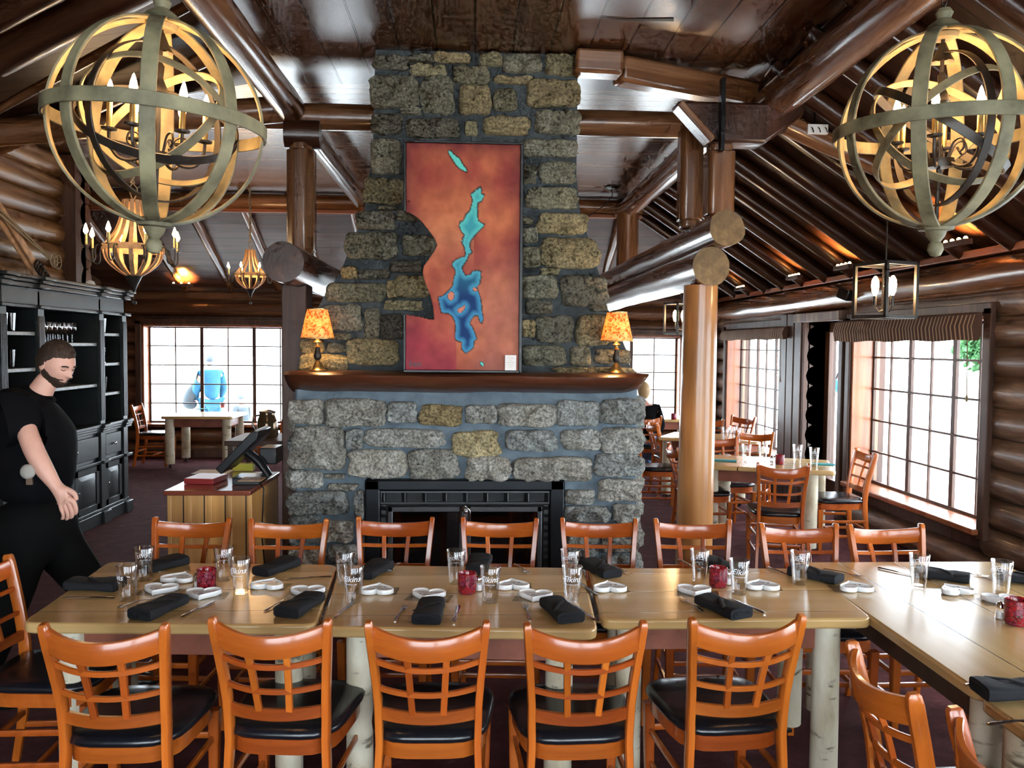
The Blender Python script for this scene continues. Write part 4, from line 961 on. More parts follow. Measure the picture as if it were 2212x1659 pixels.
# ------------------------------------------------------------------ napkins
def make_napkin(seed, name='cloth_napkin'):
    mb = MB(); L, w = .22, .054; nx, n = 20, 24; vv = []; fs = []
    for i in range(nx + 1):
        u = i / nx; y = -L / 2 + L * u; hh = .021 * (1 - .2 * u) + .002 * sin(u * 7 + seed); ww = w * (1 + .03 * sin(u * 5 + seed)) * (1 - .10 * max(0, u - .9) / .1)
        for k in range(n):
            a = 2 * pi * k / n; ca, sa = cos(a), sin(a); e = (abs(ca) ** 5 + abs(sa) ** 5) ** (-1 / 5)
            z = .021 + sa * e * hh; x = ca * e * ww + .003 * sin(u * 4 + seed)
            if sa > .1: z += .004 * fbm((x * 22 + seed, y * 16, 1)) + .004 * sin((x * .7 + y * .45) * 60 + seed) * (1 - abs(2 * u - 1)) * .5
            vv.append((x, y, max(z, .0005)))
    for i in range(nx):
        for k in range(n): fs.append((i * n + k, i * n + (k + 1) % n, (i + 1) * n + (k + 1) % n, (i + 1) * n + k))
    fs.append(tuple(range(n - 1, -1, -1))); fs.append(tuple(nx * n + k for k in range(n))); mb.add(vv, fs)
    # rolled end and folded flap
    for q in (.45, .75): mb.sweep([(w * q * cos(a), -L / 2 - .001, .021 + .017 * q * sin(a)) for a in [k * pi / 6 for k in range(10)]], .0018, 5)
    mb.sweep([(-w * .9, -L * .3, .037), (-w * .3, -L * .05, .043), (w * .4, L * .15, .042), (w * .95, L * .22, .028)], [(.010, .002)] * 4, 8, upv=(0, 0, 1))
    return mb.obj(name, 'black_cloth', angle=60)
nap0 = make_napkin(1); tag(nap0, '', 'napkin')
def napkin(x, y, deg, lab, z=.7505, s=1): 
    p = PZ(x, y, .765); return place(nap0, USED, (p.x, p.y, z), math.radians(deg), lab, 'rolled black napkins on the tables', s)
for a in [(345, 1313, -22, 'rolled black napkin with a fork against it at the near side of the left table'), (650, 1308, -20, 'rolled black napkin overlapping a heart dish, right end of the left table'), (928, 1321, -5, 'rolled black napkin in front of a heart dish, left of the middle table centre'),
    (1211, 1319, 14, 'rolled black napkin near the right end of the middle table'), (1560, 1312, 24, 'rolled black napkin on the third table, behind the rightmost near chair'), (350, 1221, 145, 'rolled black napkin by the far edge of the left table, behind a glass'),
    (597, 1226, 152, 'rolled black napkin by the far edge, centre of the left table'), (806, 1232, 160, 'rolled black napkin behind the glass pair, far edge of the middle table'), (1034, 1220, 172, 'rolled black napkin standing out behind the dark red candle holder'),
    (1297, 1230, 200, 'rolled black napkin at the far left corner of the third table'), (1557, 1224, 205, 'rolled black napkin mostly hidden behind the bright red candle holder'), (1762, 1243, 220, 'rolled black napkin right of a glass at the far right end of the third table'),
    (2035, 1244, 235, 'rolled black napkin at the far end of the right-hand table'), (205, 1264, 83, 'rolled black napkin lying crosswise at the left end of the left table'), (2192, 1492, -93, 'rolled black napkin glinting blue at the near corner of the right-hand table'), (2215, 1252, 60, 'black napkin corner showing at the right picture edge')]:
    napkin(*a)
# ------------------------------------------------------------------ cutlery
def make_fork():
    mb = MB(); S4 = [(-1, 0), (-.6, .8), (.6, .8), (1, 0), (.6, -.6), (-.6, -.6)]
    mb.sweep([(0, -.095, .003), (0, -.085, .004), (0, -.05, .006), (0, .0, .007), (0, .022, .005), (0, .035, .004), (0, .048, .004)], [(.006, .0015), (.009, .002), (.006, .002), (.0032, .002), (.004, .0016), (.011, .0014), (.0125, .0014)], sect=S4, upv=(0, 0, 1))
    for k in range(4): x = -.0099 + .0066 * k; mb.sweep([(x, .044, .004), (x, .07, .003), (x * .95, .097, .007)], [(.0021, .0013), (.0019, .0012), (.0008, .0008)], sect=S4, upv=(0, 0, 1))
    o = mb.obj('fork', 'chrome', angle=50); return tag(o, '', 'fork')
def make_knife():
    mb = MB(); S4 = [(-1, 0), (-.6, .8), (.6, .8), (1, 0), (.6, -.8), (-.6, -.8)]
    mb.sweep([(0, -.11, .004), (0, -.10, .005), (0, -.05, .005), (0, -.01, .005)], [(.006, .003), (.0095, .004), (.007, .0035), (.005, .003)], sect=S4, upv=(0, 0, 1))
    mb.sweep([(0, -.012, .005), (.002, .0, .004), (.003, .05, .003), (.0, .09, .003), (-.004, .105, .003)], [(.005, .002), (.009, .0012), (.010, .001), (.008, .001), (.001, .0008)], sect=S4, upv=(0, 0, 1))
    o = mb.obj('table_knife', 'chrome', angle=50); return tag(o, '', 'knife')
fk0, kn0 = make_fork(), make_knife()
for x, y, d, lab in [(303, 1301, -36, 'fork leaning on the nearest napkin of the left table'), (600, 1306, -18, 'fork pointing away at the near side, right half of the left table'), (866, 1324, -8, 'fork left of the napkin at the near side of the middle table'), (1139, 1322, 3, 'fork left of the napkin, near right end of the middle table'),
    (1492, 1307, 14, 'fork in front of the heart dish on the third table'), (627, 1229, 155, 'fork beside the far napkin of the left table'), (850, 1228, 166, 'fork by the far edge, left half of the middle table'), (1127, 1230, 198, 'fork by the far edge, right half of the middle table'),
    (1341, 1232, 200, 'fork by the far left corner of the third table'), (1822, 1239, 222, 'fork at the far edge where the third and right-hand tables meet'), (2085, 1240, 228, 'fork at the far end of the right-hand table'), (232, 1251, 95, 'fork behind the crosswise napkin at the left table end'), (1582, 1224, 205, 'fork behind the bright red candle holder')]:
    p = PZ(x, y, .75); place(fk0, USED, (p.x, p.y, .7505), math.radians(d), lab, 'forks on the long table')
for x, y, d, lab in [(430, 1316, -18, 'knife at the near side of the left table, in front of the candle'), (744, 1318, -12, 'knife in front of the glass pair at the left end of the middle table'), (986, 1326, -4, 'knife at the near side, centre of the middle table'), (1259, 1323, 18, 'knife at the near right corner of the middle table'),
    (1611, 1309, 22, 'knife right of the napkin on the third table'), (190, 1293, 88, 'knife lying crosswise at the left end of the left table'), (662, 1250, 98, 'knife lying crosswise in the middle of the left table'), (1268, 1272, 198, 'knife bridging the gap of the middle and third tables'), (1693, 1239, 205, 'dark knife at the far edge, right half of the third table'),
    (1946, 1239, 215, 'knife at the far end of the right-hand table'), (1490, 1222, 195, 'knife by the far edge of the third table, left of a glass'), (2160, 1483, -92, 'knife behind the napkin at the near right corner'), (2205, 1560, -80, 'knife on the near right corner table')]:
    p = PZ(x, y, .75); place(kn0, USED, (p.x, p.y, .7505), math.radians(d), lab, 'knives on the long table')
# folded teal napkins and menu on the back tables
tn = MB().prism([(-.10, -.045), (.10, -.045), (.10, .045), (-.10, .045)], 0, .010).obj('folded_napkin', 'teal_cloth', bevel=.003); tag(tn, '', 'napkin')
for x, y, d, lab in [(1567, 996, -18, 'folded teal napkin at the left end of the window-side table'), (1778, 1004, -18, 'folded teal napkin at the right end of the window-side table'), (1558, 953, -20, 'folded teal napkin on the farther window-side table'), (437, 884, 0, 'folded napkin on the table by the far left window')]:
    p = PZ(x, y, .75); place(tn, USED, (p.x, p.y, .7505), math.radians(d), lab, 'folded napkins on the back tables')
# ------------------------------------------------------------------ orb chandeliers
def ring_pts(r, M, n=64): return [M @ Vector((r * cos(2 * pi * k / n), r * sin(2 * pi * k / n), 0)) for k in range(n)]
def band(mb, r, M, wid, th, n=72):
    nrm = M @ Vector((0, 0, 1)); mb.sweep(ring_pts(r, M, n), [(wid / 2, th / 2)] * n, sect=[(-1, -1), (1, -1), (1, 1), (-1, 1)], closed=True, upv=lambda p: p.normalized(), smooth=False)
def orb(px, py, Y, label, D, rz, tiltx, tilty):
    c = PY(px, py, Y); R = D / 2; T = thing('orb_chandelier', label, 'chandelier', (c.x, c.y, c.z), 0, 'orb chandeliers over the long table'); T.rotation_euler = (tiltx, tilty, rz)
    for k in range(4):
        mb = MB(); band(mb, R * (1 - .004 * k), Matrix.Rotation(k * pi / 4 + .12, 3, 'Z') @ Matrix.Rotation(pi / 2, 3, 'X'), .047, .010); mb.obj('meridian_band', 'orb_wood', T, bevel=.002, seg=1, angle=30)
    mb = MB(); band(mb, R + .010, Matrix.Identity(3), .045, .010); mb.obj('equator_band', 'orb_wood', T, bevel=.002, seg=1, angle=30)
    for k, (ax, an, mt) in enumerate((('X', .62, 'iron'), ('Y', .75, 'orb_wood'), ('X', -.95, 'orb_wood'))):
        mb = MB(); band(mb, R * (.76 - .02 * k), Matrix.Rotation(k * 1.1 + .3, 3, 'Z') @ Matrix.Rotation(an, 3, ax), .030, .006); mb.obj('inner_band', mt, T, bevel=.001, seg=1, angle=30)
    mb = MB(); band(mb, R * .77, Matrix.Rotation(.9, 3, 'Z') @ Matrix.Rotation(pi / 2, 3, 'X'), .030, .006); mb.obj('inner_band', 'iron', T, bevel=.001, seg=1, angle=30)
    mb = MB(); mb.lathe([(0, -R - .105), (.018, -R - .098), (.028, -R - .078), (.024, -R - .058), (.016, -R - .05), (.030, -R - .03), (.036, -R - .012), (.058, -R - .008), (.062, -R + .006), (.045, -R + .02), (0, -R + .022)], n=28); mb.obj('finial', 'orb_wood', T)
    mb = MB(); mb.lathe([(0, R - .03), (.045, R - .028), (.052, R - .014), (.040, R), (.06, R + .008), (.05, R + .02), (.022, R + .04), (.03, R + .06), (.02, R + .075), (0, R + .076)], n=28); mb.obj('crown', 'orb_wood', T)
    mb = MB(); mb.cyl((0, 0, -R), (0, 0, R), .007, n=10); mb.lathe([(.007, .06), (.018, .075), (.032, .10), (.022, .125), (.011, .15), (.014, .19), (.007, .2)], n=20); mb.lathe([(0, -.135), (.05, -.13), (.052, -.115), (.05, -.10), (0, -.095)], n=24)
    mb.lathe([(.02, .245), (.04, .235), (.026, .262), (.01, .30)], n=16); mb.obj('stem', 'iron', T)
    for k in range(6):
        a = k * pi / 3 + .2; ca, sa = cos(a), sin(a); W3 = lambda r, z: (r * ca, r * sa, z); am = MB()
        am.sweep(cr([W3(.04, -.115), W3(.08, -.135), W3(.12, -.13), W3(.145, -.095), W3(.15, -.06), W3(.15, -.045)]), .0055, 8)
        am.sweep(cr([W3(.035, -.10), W3(.055, -.05), W3(.085, -.04), W3(.095, -.07), W3(.08, -.085), W3(.07, -.07)]), .004, 6); am.lathe([(.004, -.05), (.024, -.045), (.026, -.038), (.008, -.036)], W3(.15, 0), 14)
        ar = am.obj('arm', 'iron', T)
        MB().cyl(W3(.15, -.04), W3(.15, .05), .0095, n=12).obj('candle_sleeve', 'brass_old', ar)
        b = MB(); b.lathe([(.004, .05), (.012, .066), (.0135, .078), (.010, .095), (.004, .115), (0, .122)], W3(.15, 0), 12); b.obj('bulb', 'bulb_glow', ar)
    lamp_light('chandelier_light', (c.x, c.y, c.z + .12), 15, (1, .50, .18), .14)
    # chain to the ceiling
    ztop = min(CZ - .02, 3.66 if px < 1000 else 3.60); top = c.z + R + .07; ch = MB(); n = int((ztop - top) / .03) + 1
    for i in range(max(0, n)):
        z = top - c.z + i * .03; M_ = Matrix.Rotation((i % 2) * pi / 2, 3, 'Z') @ Matrix.Rotation(pi / 2, 3, 'X'); ch.sweep([Vector((0, 0, z)) + M_ @ Vector((.008 * cos(t_ * pi / 4), .018 * sin(t_ * pi / 4), 0)) for t_ in range(8)], .0022, 5, closed=True)
    if ch.v: ch.obj('chain', 'iron', T)
orb(342, 266, 2.9, 'large weathered wooden orb chandelier at the upper left', .68, .15, .03, .05)
orb(2030, 282, 2.9, 'large weathered wooden orb chandelier at the upper right', .685, .75, .02, -.05)
# ------------------------------------------------------------------ wine-barrel chandeliers
def barrel(px, py, Y, sc, label, nb):
    c = PY(px, py, Y); T = thing('barrel_chandelier', label, 'chandelier', (c.x, c.y, c.z), .3, 'barrel-stave chandeliers at the back left', sc)
    for k in range(12):
        a = k * pi / 6; ca, sa = cos(a), sin(a); mb = MB(); path = [tuple(q) for q in cr([(r * ca, r * sa, z) for r, z in ((.075, .36), (.085, .26), (.13, .12), (.20, .02), (.225, -.04), (.20, -.13), (.13, -.20), (.055, -.25))], 3)]
        mb.sweep(path, [(.016, .004)] * len(path), sect=[(-1, -1), (1, -1), (1, 1), (-1, 1)], upv=(ca, sa, 0), smooth=False); mb.obj('stave', 'barrel_wood', T)
    mb = MB(); mb.lathe([(.232, -.05), (.238, -.05), (.232, .0), (.226, .0)], n=36, closed=True); mb.obj('hoop', 'barrel_wood', T)
    mb = MB(); mb.lathe([(.07, -.24), (.06, -.26), (.03, -.32), (.012, -.37), (0, -.38)], n=20); mb.cyl((0, 0, -.38), (0, 0, -.45), .003, n=6); mb.ball((0, 0, -.46), .022); mb.obj('finial', 'iron', T)
    for k in range(nb):
        a = k * 2 * pi / nb + .35; ca, sa = cos(a), sin(a); W3 = lambda r, z: (r * ca, r * sa, z); am = MB()
        am.sweep(cr([W3(.23, -.02), W3(.27, -.02), W3(.285, -.06), W3(.285, -.12), W3(.31, -.15), W3(.345, -.13), W3(.35, -.06), W3(.35, -.03)]), .0065, 8); am.lathe([(.004, -.03), (.03, -.026), (.006, -.02)], W3(.35, 0), 14); ar = am.obj('arm', 'iron', T)
        MB().cyl(W3(.35, -.03), W3(.35, .06), .011, n=12).obj('candle_sleeve', 'brass_old', ar)
        b = MB(); b.lathe([(.006, .06), (.018, .08), (.019, .09), (.012, .115), (.004, .14), (0, .145)], W3(.35, 0), 12); b.obj('bulb', 'bulb_glow', ar)
    ztop = (CZ - c.z) / sc; mb = MB()
    for o_ in (0, pi): mb.sweep([(.012 * cos(i * .9 + o_), .012 * sin(i * .9 + o_), .50 + (min(ztop, 1.3) - .50) * i / 40) for i in range(41)], .009, 6)
    mb.sweep([(0, 0, .36), (.03, 0, .41), (.035, 0, .46), (0, 0, .50), (-.03, 0, .45), (0, 0, .36)], .006, 6); mb.cyl((0, 0, 1.2), (0, 0, max(1.25, ztop)), .005, n=6); mb.obj('rope', 'rope', T)
    lamp_light('barrel_light', (c.x, c.y, c.z + .1), 12, (1, .6, .28), .2)
barrel(288, 530, 7.0, 1.02, 'barrel-stave chandelier with curved arms, lower part showing below the left orb', 8)
barrel(541, 590, 10.2, .78, 'smaller barrel-stave chandelier hanging left of the dark log end', 8)
# ------------------------------------------------------------------ box lanterns
def lantern(px, py, Y, w, h, label, rz=.35):
    c = PY(px, py, Y); T = thing('box_lantern', label, 'lantern', (c.x, c.y, c.z), rz, 'open box lanterns by the right windows'); mb = MB(); t_ = .011
    for sx in (-1, 1):
        for sy in (-1, 1): mb.box((sx * w / 2, sy * w / 2, 0), (t_ * 2, t_ * 2, h))
    for sz in (-1, 1):
        for s_ in (-1, 1): mb.box((0, s_ * w / 2, sz * h / 2), (w + 2 * t_, t_ * 2, t_ * 2)); mb.box((s_ * w / 2, 0, sz * h / 2), (t_ * 2, w + 2 * t_, t_ * 2))
    mb.obj('frame', 'iron', T, bevel=.002, seg=1)
    mb = MB(); zt_ = ZR(c.x) - .01; mb.cyl((0, 0, h / 2), (0, 0, zt_ - c.z if zt_ > c.z + h / 2 else h), .005, n=8); mb.box((0, 0, h / 2), (w, .02, .012)); mb.cyl((0, 0, -h / 2), (0, 0, -h * .30), .006, n=8); mb.box((0, 0, -h / 2), (w, .02, .012)); mb.obj('hanging_rod', 'iron', T)
    for k in range(3):
        a = k * 2 * pi / 3 + .5; r = w * .24; ca, sa = cos(a), sin(a); am = MB(); am.sweep([(0, 0, -h * .36), (r * .6 * ca, r * .6 * sa, -h * .40), (r * ca, r * sa, -h * .30), (r * ca, r * sa, -h * .26)], .005, 6); am.cyl((r * ca, r * sa, -h * .28), (r * ca, r * sa, -h * .10), .011, n=12); ar = am.obj('arm', 'iron', T)
        b = MB(); b.lathe([(.008, -h * .10), (.018, -h * .02), (.024, h * .10), (.020, h * .20), (.008, h * .27), (0, h * .28)], (r * ca, r * sa, 0), 14); b.obj('bulb', 'bulb_glow', ar)
    lamp_light('lantern_light', (c.x, c.y, c.z + .03), 12, (1, .6, .28), .06)
lantern(1912, 628, 5.1, .25, .33, 'black open box lantern with three bulbs hanging before the large window')
lantern(1470, 688, 9.0, .25, .33, 'black box lantern mostly hidden behind the round column')
# uplights along the wall plates
def uplight(loc, label, nb, axis, power=14):
    T = thing('uplight_bar', label, 'light', loc); mb = MB(); L = .34
    d = (L / 2, .03, .02) if axis == 0 else (.03, L / 2, .02); mb.b2((-d[0], -d[1], -d[2]), d); mb.obj('housing', 'trim_dark', T, bevel=.003)
    for k in range(nb):
        q = -L / 2 + L * (k + .5) / nb; MB().ball((q, 0, .028) if axis == 0 else (0, q, .028), .015).obj('bulb', 'bulb_soft', T)
    L_ = lamp_light('uplight', (loc[0], loc[1], loc[2] + .03), power, (1, .42, .10), .04, 'SPOT'); L_.data.spot_size = 2.2; L_.data.spot_blend = .4; L_.rotation_euler = (pi - (0 if axis else .55), .35 if axis else 0, 0)
for px, py, lab in [(1600, 603, 'orange uplight just right of the round column under the rafters'), (1700, 590, 'orange uplight between the rafters, left of the box lantern'), (1845, 566, 'orange uplight between the rafters, directly above the box lantern'), (2105, 500, 'orange uplight between the rafters below the right orb')]:
    p = PX(px, py + 8, RX - .26); ys = 2 + .62 * (round((p.y - 2) / .62 - .5) + .5); uplight((p.x, ys, 2.585), lab, 4, 1, 110)
p = PY(400, 607, FY - .25); uplight((p.x, FY - .42, 2.66), 'row of warm bulbs on the far left wall plate', 3, 0, 160)
# ------------------------------------------------------------------ blinds
def blind(y0, y1, zt_, zb, label):
    T = thing('roman_blind', label, 'blind', (RX - .07, (y0 + y1) / 2, zt_), 0, 'striped blinds over the right-hand windows'); L = y1 - y0; mb = MB(); n = 30; prof = [(0, 0), (-.05, -.02), (-.075, (zb - zt_) * .5), (-.06, (zb - zt_)), (-.02, (zb - zt_) + .005), (0, (zb - zt_) * .6)]
    vv = []; fs = []; m_ = len(prof)
    for i in range(n + 1):
        y = -L / 2 + L * i / n; 
        for x, z in prof: vv.append((x + .006 * sin(i * 1.1), y, z + .006 * sin(i * .7) * (z < -.05)))
    for i in range(n):
        for k in range(m_): fs.append((i * m_ + k, i * m_ + (k + 1) % m_, (i + 1) * m_ + (k + 1) % m_, (i + 1) * m_ + k))
    fs.append(tuple(range(m_))[::-1]); fs.append(tuple(n * m_ + k for k in range(m_))); mb.add(vv, fs); mb.obj('fabric', 'blind_cloth', T)
    mb = MB(); mb.cyl((-.05, -L / 2 + .1, -.1), (-.055, -L / 2 + .07, -.62), .004, n=6); mb.lathe([(.004, -.62), (.009, -.64), (.009, -.67), (0, -.68)], (-.055, -L / 2 + .07, 0), 10); mb.obj('cord', 'rope', T)
blind(5.97, 8.36, 2.08, 1.865, 'striped brown blind over the large right-hand window')
blind(9.75, 12.25, 2.06, 1.90, 'striped brown blind over the farther right-hand window')
# ------------------------------------------------------------------ black cabinet on the left
CXF, CXB, CY0, CY1 = -3.68, -4.28, 6.62, 8.92
cb = thing('display_cabinet', 'tall black display cabinet with open shelves, drawers and panelled doors', 'cabinet', (0, 0, 0)); H = 2.34
bays = [(CY0 + .04, CY0 + .52), (CY0 + .62, CY0 + 1.66), (CY0 + 1.76, CY1 - .12)]; pil = [CY0, CY0 + .57, CY0 + 1.71, CY1 - .06]
mb = MB(); mb.b2((CXB, CY0, .0), (CXB + .02, CY1, H - .05)); mb.obj('back_panel', 'cabinet_back', cb)
mb = MB(); mb.b2((CXB, CY0 - .02, 0), (CXF, CY0 + .02, H - .1)); mb.b2((CXB, CY1 - .03, 0), (CXF, CY1, H - .1))
for y in pil[1:3]: mb.b2((CXB, y - .02, .1), (CXF, y + .02, H - .12))
mb.b2((CXB, CY0, H - .25), (CXF + .0, CY1, H - .1)); mb.b2((CXB, CY0, .93), (CXF, CY1, .97)); mb.b2((CXB, CY0, .08), (CXF - .02, CY1, .94)) ; mb.obj('carcass', 'black_cabinet', cb, bevel=.004)
mb = MB()
for z0_, z1_, o_ in ((H - .10, H - .06, .03), (H - .06, H - .03, .055), (H - .03, H, .08), (H - .27, H - .24, .03)): 
    mb.b2((CXB, CY0 - o_, z0_), (CXF + o_, CY1 + o_ * .6, z1_))
    for y in pil: mb.b2((CXF, y - .07 - o_ * .3, z0_), (CXF + o_ + .03, y + .07 + o_ * .3, z1_))
mb.obj('cornice', 'black_cabinet', cb, bevel=.006)
mb = MB()
for z0_, z1_, o_ in ((.595, .625, .03), (.905, .93, .022), (.955, .985, .045), (.93, .955, .03)):
    mb.b2((CXF - .05, CY0 - o_, z0_), (CXF + o_, CY1 + o_, z1_))
    for y in pil: mb.b2((CXF, y - .07 - o_ * .2, z0_), (CXF + o_ + .03, y + .07 + o_ * .2, z1_))
mb.obj('waist_moulding', 'black_cabinet', cb, bevel=.005)
mb = MB(); mb.b2((CXB, CY0 - .03, 0), (CXF + .03, CY1 + .03, .12)); mb.b2((CXB, CY0 - .02, .12), (CXF + .015, CY1 + .02, .15))
for y in pil: mb.b2((CXF, y - .08, 0), (CXF + .06, y + .08, .12))
mb.obj('plinth', 'black_cabinet', cb, bevel=.006)
for y in pil:
    mb = MB(); mb.b2((CXF - .01, y - .05, .985), (CXF + .018, y + .05, H - .27)); 
    for k in range(5): mb.b2((CXF + .016, y - .042 + k * .019, 1.02), (CXF + .026, y - .032 + k * .019, H - .33))
    mb.b2((CXF - .01, y - .05, .15), (CXF + .02, y + .05, .905)); mb.obj('pilaster', 'cabinet_edge' if False else 'black_cabinet', cb, bevel=.002, seg=1)
shz = [[1.35, 1.72], [1.50, 1.83], [1.32, 1.55, 1.78]]
shz = [[1.56, 1.86, 1.27], [1.37, 1.77], [1.27, 1.57, 1.87]]
for (a, b), zz in zip(bays, shz):
    for z in zz:
        mb = MB(); mb.b2((CXB + .02, a, z - .012), (CXF - .02, b, z + .012)); mb.b2((CXF - .025, a, z - .016), (CXF - .008, b, z + .016)); mb.obj('shelf', 'cabinet_edge', cb, bevel=.004)
for i, (a, b) in enumerate(bays):
    m_ = MB(); m_.b2((CXF - .01, a + .02, .965), (CXF + .006, b - .02, 1.015)) if False else None
    d = MB(); d.b2((CXF - .01, a + .03, .66), (CXF + .008, b - .03, .87)); dw = d.obj('drawer', 'black_cabinet', cb, bevel=.004)
    k = MB(); yy = (a + b) / 2; k.lathe([(.005, 0), (.008, .012), (.016, .018), (.013, .028), (0, .03)], n=14); k.v = [(CXF + .008 + z, yy + x, .765 + y_) for x, y_, z in k.v]; k.obj('knob', 'chrome', dw)
    doors = [(a + .02, b - .02)] if i != 1 else [(a + .02, (a + b) / 2 - .005), ((a + b) / 2 + .005, b - .02)]
    for j, (p, q) in enumerate(doors):
        d = MB(); x = CXF; d.b2((x - .01, p, .15), (x + .008, p + .06, .585)); d.b2((x - .01, q - .06, .15), (x + .008, q, .585)); d.b2((x - .01, p, .15), (x + .008, q, .21)); d.b2((x - .01, p, .525), (x + .008, q, .585)); d.b2((x - .01, p + .05, .20), (x - .002, q - .05, .54))
        # bevelled raised panel
        c0, c1 = p + .07, q - .07; v_ = [(x - .002, c0, .215), (x - .002, c1, .215), (x - .002, c1, .52), (x - .002, c0, .52), (x + .014, c0 + .035, .25), (x + .014, c1 - .035, .25), (x + .014, c1 - .035, .48), (x + .014, c0 + .035, .48)]
        d.add(v_, [(0, 1, 5, 4), (1, 2, 6, 5), (2, 3, 7, 6), (3, 0, 4, 7), (4, 5, 6, 7)], False); dd = d.obj('cabinet_door', 'black_cabinet', cb, bevel=.003, seg=1)
        k = MB(); ky = (q - .035) if (i != 1 or j == 0) else p + .035; ky = p + .035 if i == 2 else ky
        k.ball((CXF + .02, ky, .38), .011); k.cyl((CXF + .005, ky, .38), (CXF + .02, ky, .38), .004, n=8); k.obj('knob', 'chrome', dd)
# things on the shelves
def mug_stack():
    mb = MB(); mb.lathe([(0, 0), (.036, 0), (.042, .15), (.039, .15), (.034, .008), (0, .008)], n=18); mb.obj
cup = MB(); cup.lathe([(0, 0), (.032, 0), (.044, .155), (.041, .155), (.03, .008), (0, .008)], n=18); cup0 = cup.obj('souvenir_tumbler', 'smoked_glass'); tag(cup0, '', 'tumbler')
lbl = text_data('Elkins', .03, .3)
def put(proto, x, y, z, lab, grp, rz=0, s=None): return place(proto, USED, (x, y, z), rz, lab, grp, s)
gt = 'souvenir tumblers on the cabinet shelves'
for k, (y, z, lab) in enumerate([(CY0 + .14, 1.872, 'front tumbler on the top left shelf, under the green straws'), (CY0 + .24, 1.872, 'middle tumbler on the top left shelf'), (CY0 + .36, 1.872, 'back tumbler on the top left shelf'),
    (CY0 + .12, 1.572, 'front tumbler on the second left shelf'), (CY0 + .22, 1.572, 'middle tumbler on the second left shelf'), (CY0 + .34, 1.572, 'back tumbler on the second left shelf, near the head of the man'),
    (CY0 + 1.83, 1.882, 'front tumbler on the top right shelf'), (CY0 + 1.93, 1.882, 'middle tumbler on the top right shelf'), (CY0 + 2.04, 1.882, 'back tumbler on the top right shelf'),
    (CY0 + 1.83, 1.582, 'front tumbler on the second right shelf'), (CY0 + 2.0, 1.582, 'back tumbler on the second right shelf'),
    (CY0 + 1.86, 1.282, 'front tumbler on the third right shelf'), (CY0 + 2.03, 1.282, 'back tumbler on the third right shelf')]): put(cup0, CXF - .12, y, z, lab, gt)
mb = MB(); R = random.Random(5)
for k in range(40): a = R.uniform(0, 6.3); q = R.uniform(0, .034); mb.cyl((q * cos(a) * .7, q * sin(a) * .7, 0), (q * cos(a) * 1.5, q * sin(a) * 1.5, R.uniform(.17, .20)), .004, n=5)
o = mb.obj('straw_bundle', 'straw'); o.location = (CXF - .12, CY0 + .14, 1.884); tag(o, 'bundle of green straws standing in a tumbler on the top left shelf', 'straws', kind='stuff')
wg = MB(); wg.lathe([(0, 0), (.034, 0), (.034, .003), (.005, .008), (.004, .08), (.012, .088), (.036, .12), (.040, .15), (.032, .19), (.030, .19), (.037, .15), (.033, .122), (0, .092)], n=20); wg0 = wg.obj('wine_glass', 'clear_glass'); tag(wg0, '', 'wine glass')
rowname = ('front', 'middle', 'rear')
for k in range(8):
    for j in range(2): put(wg0, CXF - .09 - j * .11, CY0 + .72 + k * .088, 1.782, 'stemmed wine glass in the close rows on the wide shelf', 'wine glasses on the wide middle shelf')
# dark plant / ornament and corkscrew stand on the middle shelves
mb = MB(); R = random.Random(2)
for k in range(60): a, b_, r_ = R.uniform(0, 6.3), R.uniform(-1, 1), .09; mb.ball((r_ * cos(a) * sqrt(1 - b_ * b_), r_ * sin(a) * sqrt(1 - b_ * b_), .13 + r_ * b_), R.uniform(.02, .035), 8, 5)
mb.lathe([(0, 0), (.05, 0), (.06, .05), (0, .05)], n=14); o = mb.obj('shelf_ornament', 'plastic_black'); o.location = (CXF - .15, CY0 + 1.22, 1.382); tag(o, 'knobbly black ornament on the middle cabinet shelf beside the man', 'ornament')
mb = MB(); mb.lathe([(0, 0), (.04, 0), (.04, .008), (.006, .012), (.006, .12), (0, .12)], n=14); mb.cyl((0, -.07, .12), (0, .10, .13), .004, n=8); mb.ball((0, -.02, .14), .014); o = mb.obj('bar_tool', 'chrome'); o.location = (CXF - .12, CY0 + 1.05, .971); tag(o, 'small metal bar tool standing on the cabinet ledge', 'bar tool')
mb = MB(); mb.lathe([(0, 0), (.03, 0), (.03, .01), (.008, .015), (.008, .10), (0, .10)], n=12); mb.ball((0, 0, .125), (.03, .012, .03)); o = mb.obj('trophy', 'chrome'); o.location = (CXF - .06, CY0 + 1.9, 1.582); tag(o, 'shiny round-topped metal piece on the second right cabinet shelf', 'ornament')
mb = MB(); mb.lathe([(0, 0), (.05, 0), (.05, .03), (.035, .06), (0, .075)], n=20); o = mb.obj('security_camera', 'white_plastic'); o.location = (CXF - .15, CY0 + 1.85, H); tag(o, 'small white dome camera on top of the black cabinet', 'camera')
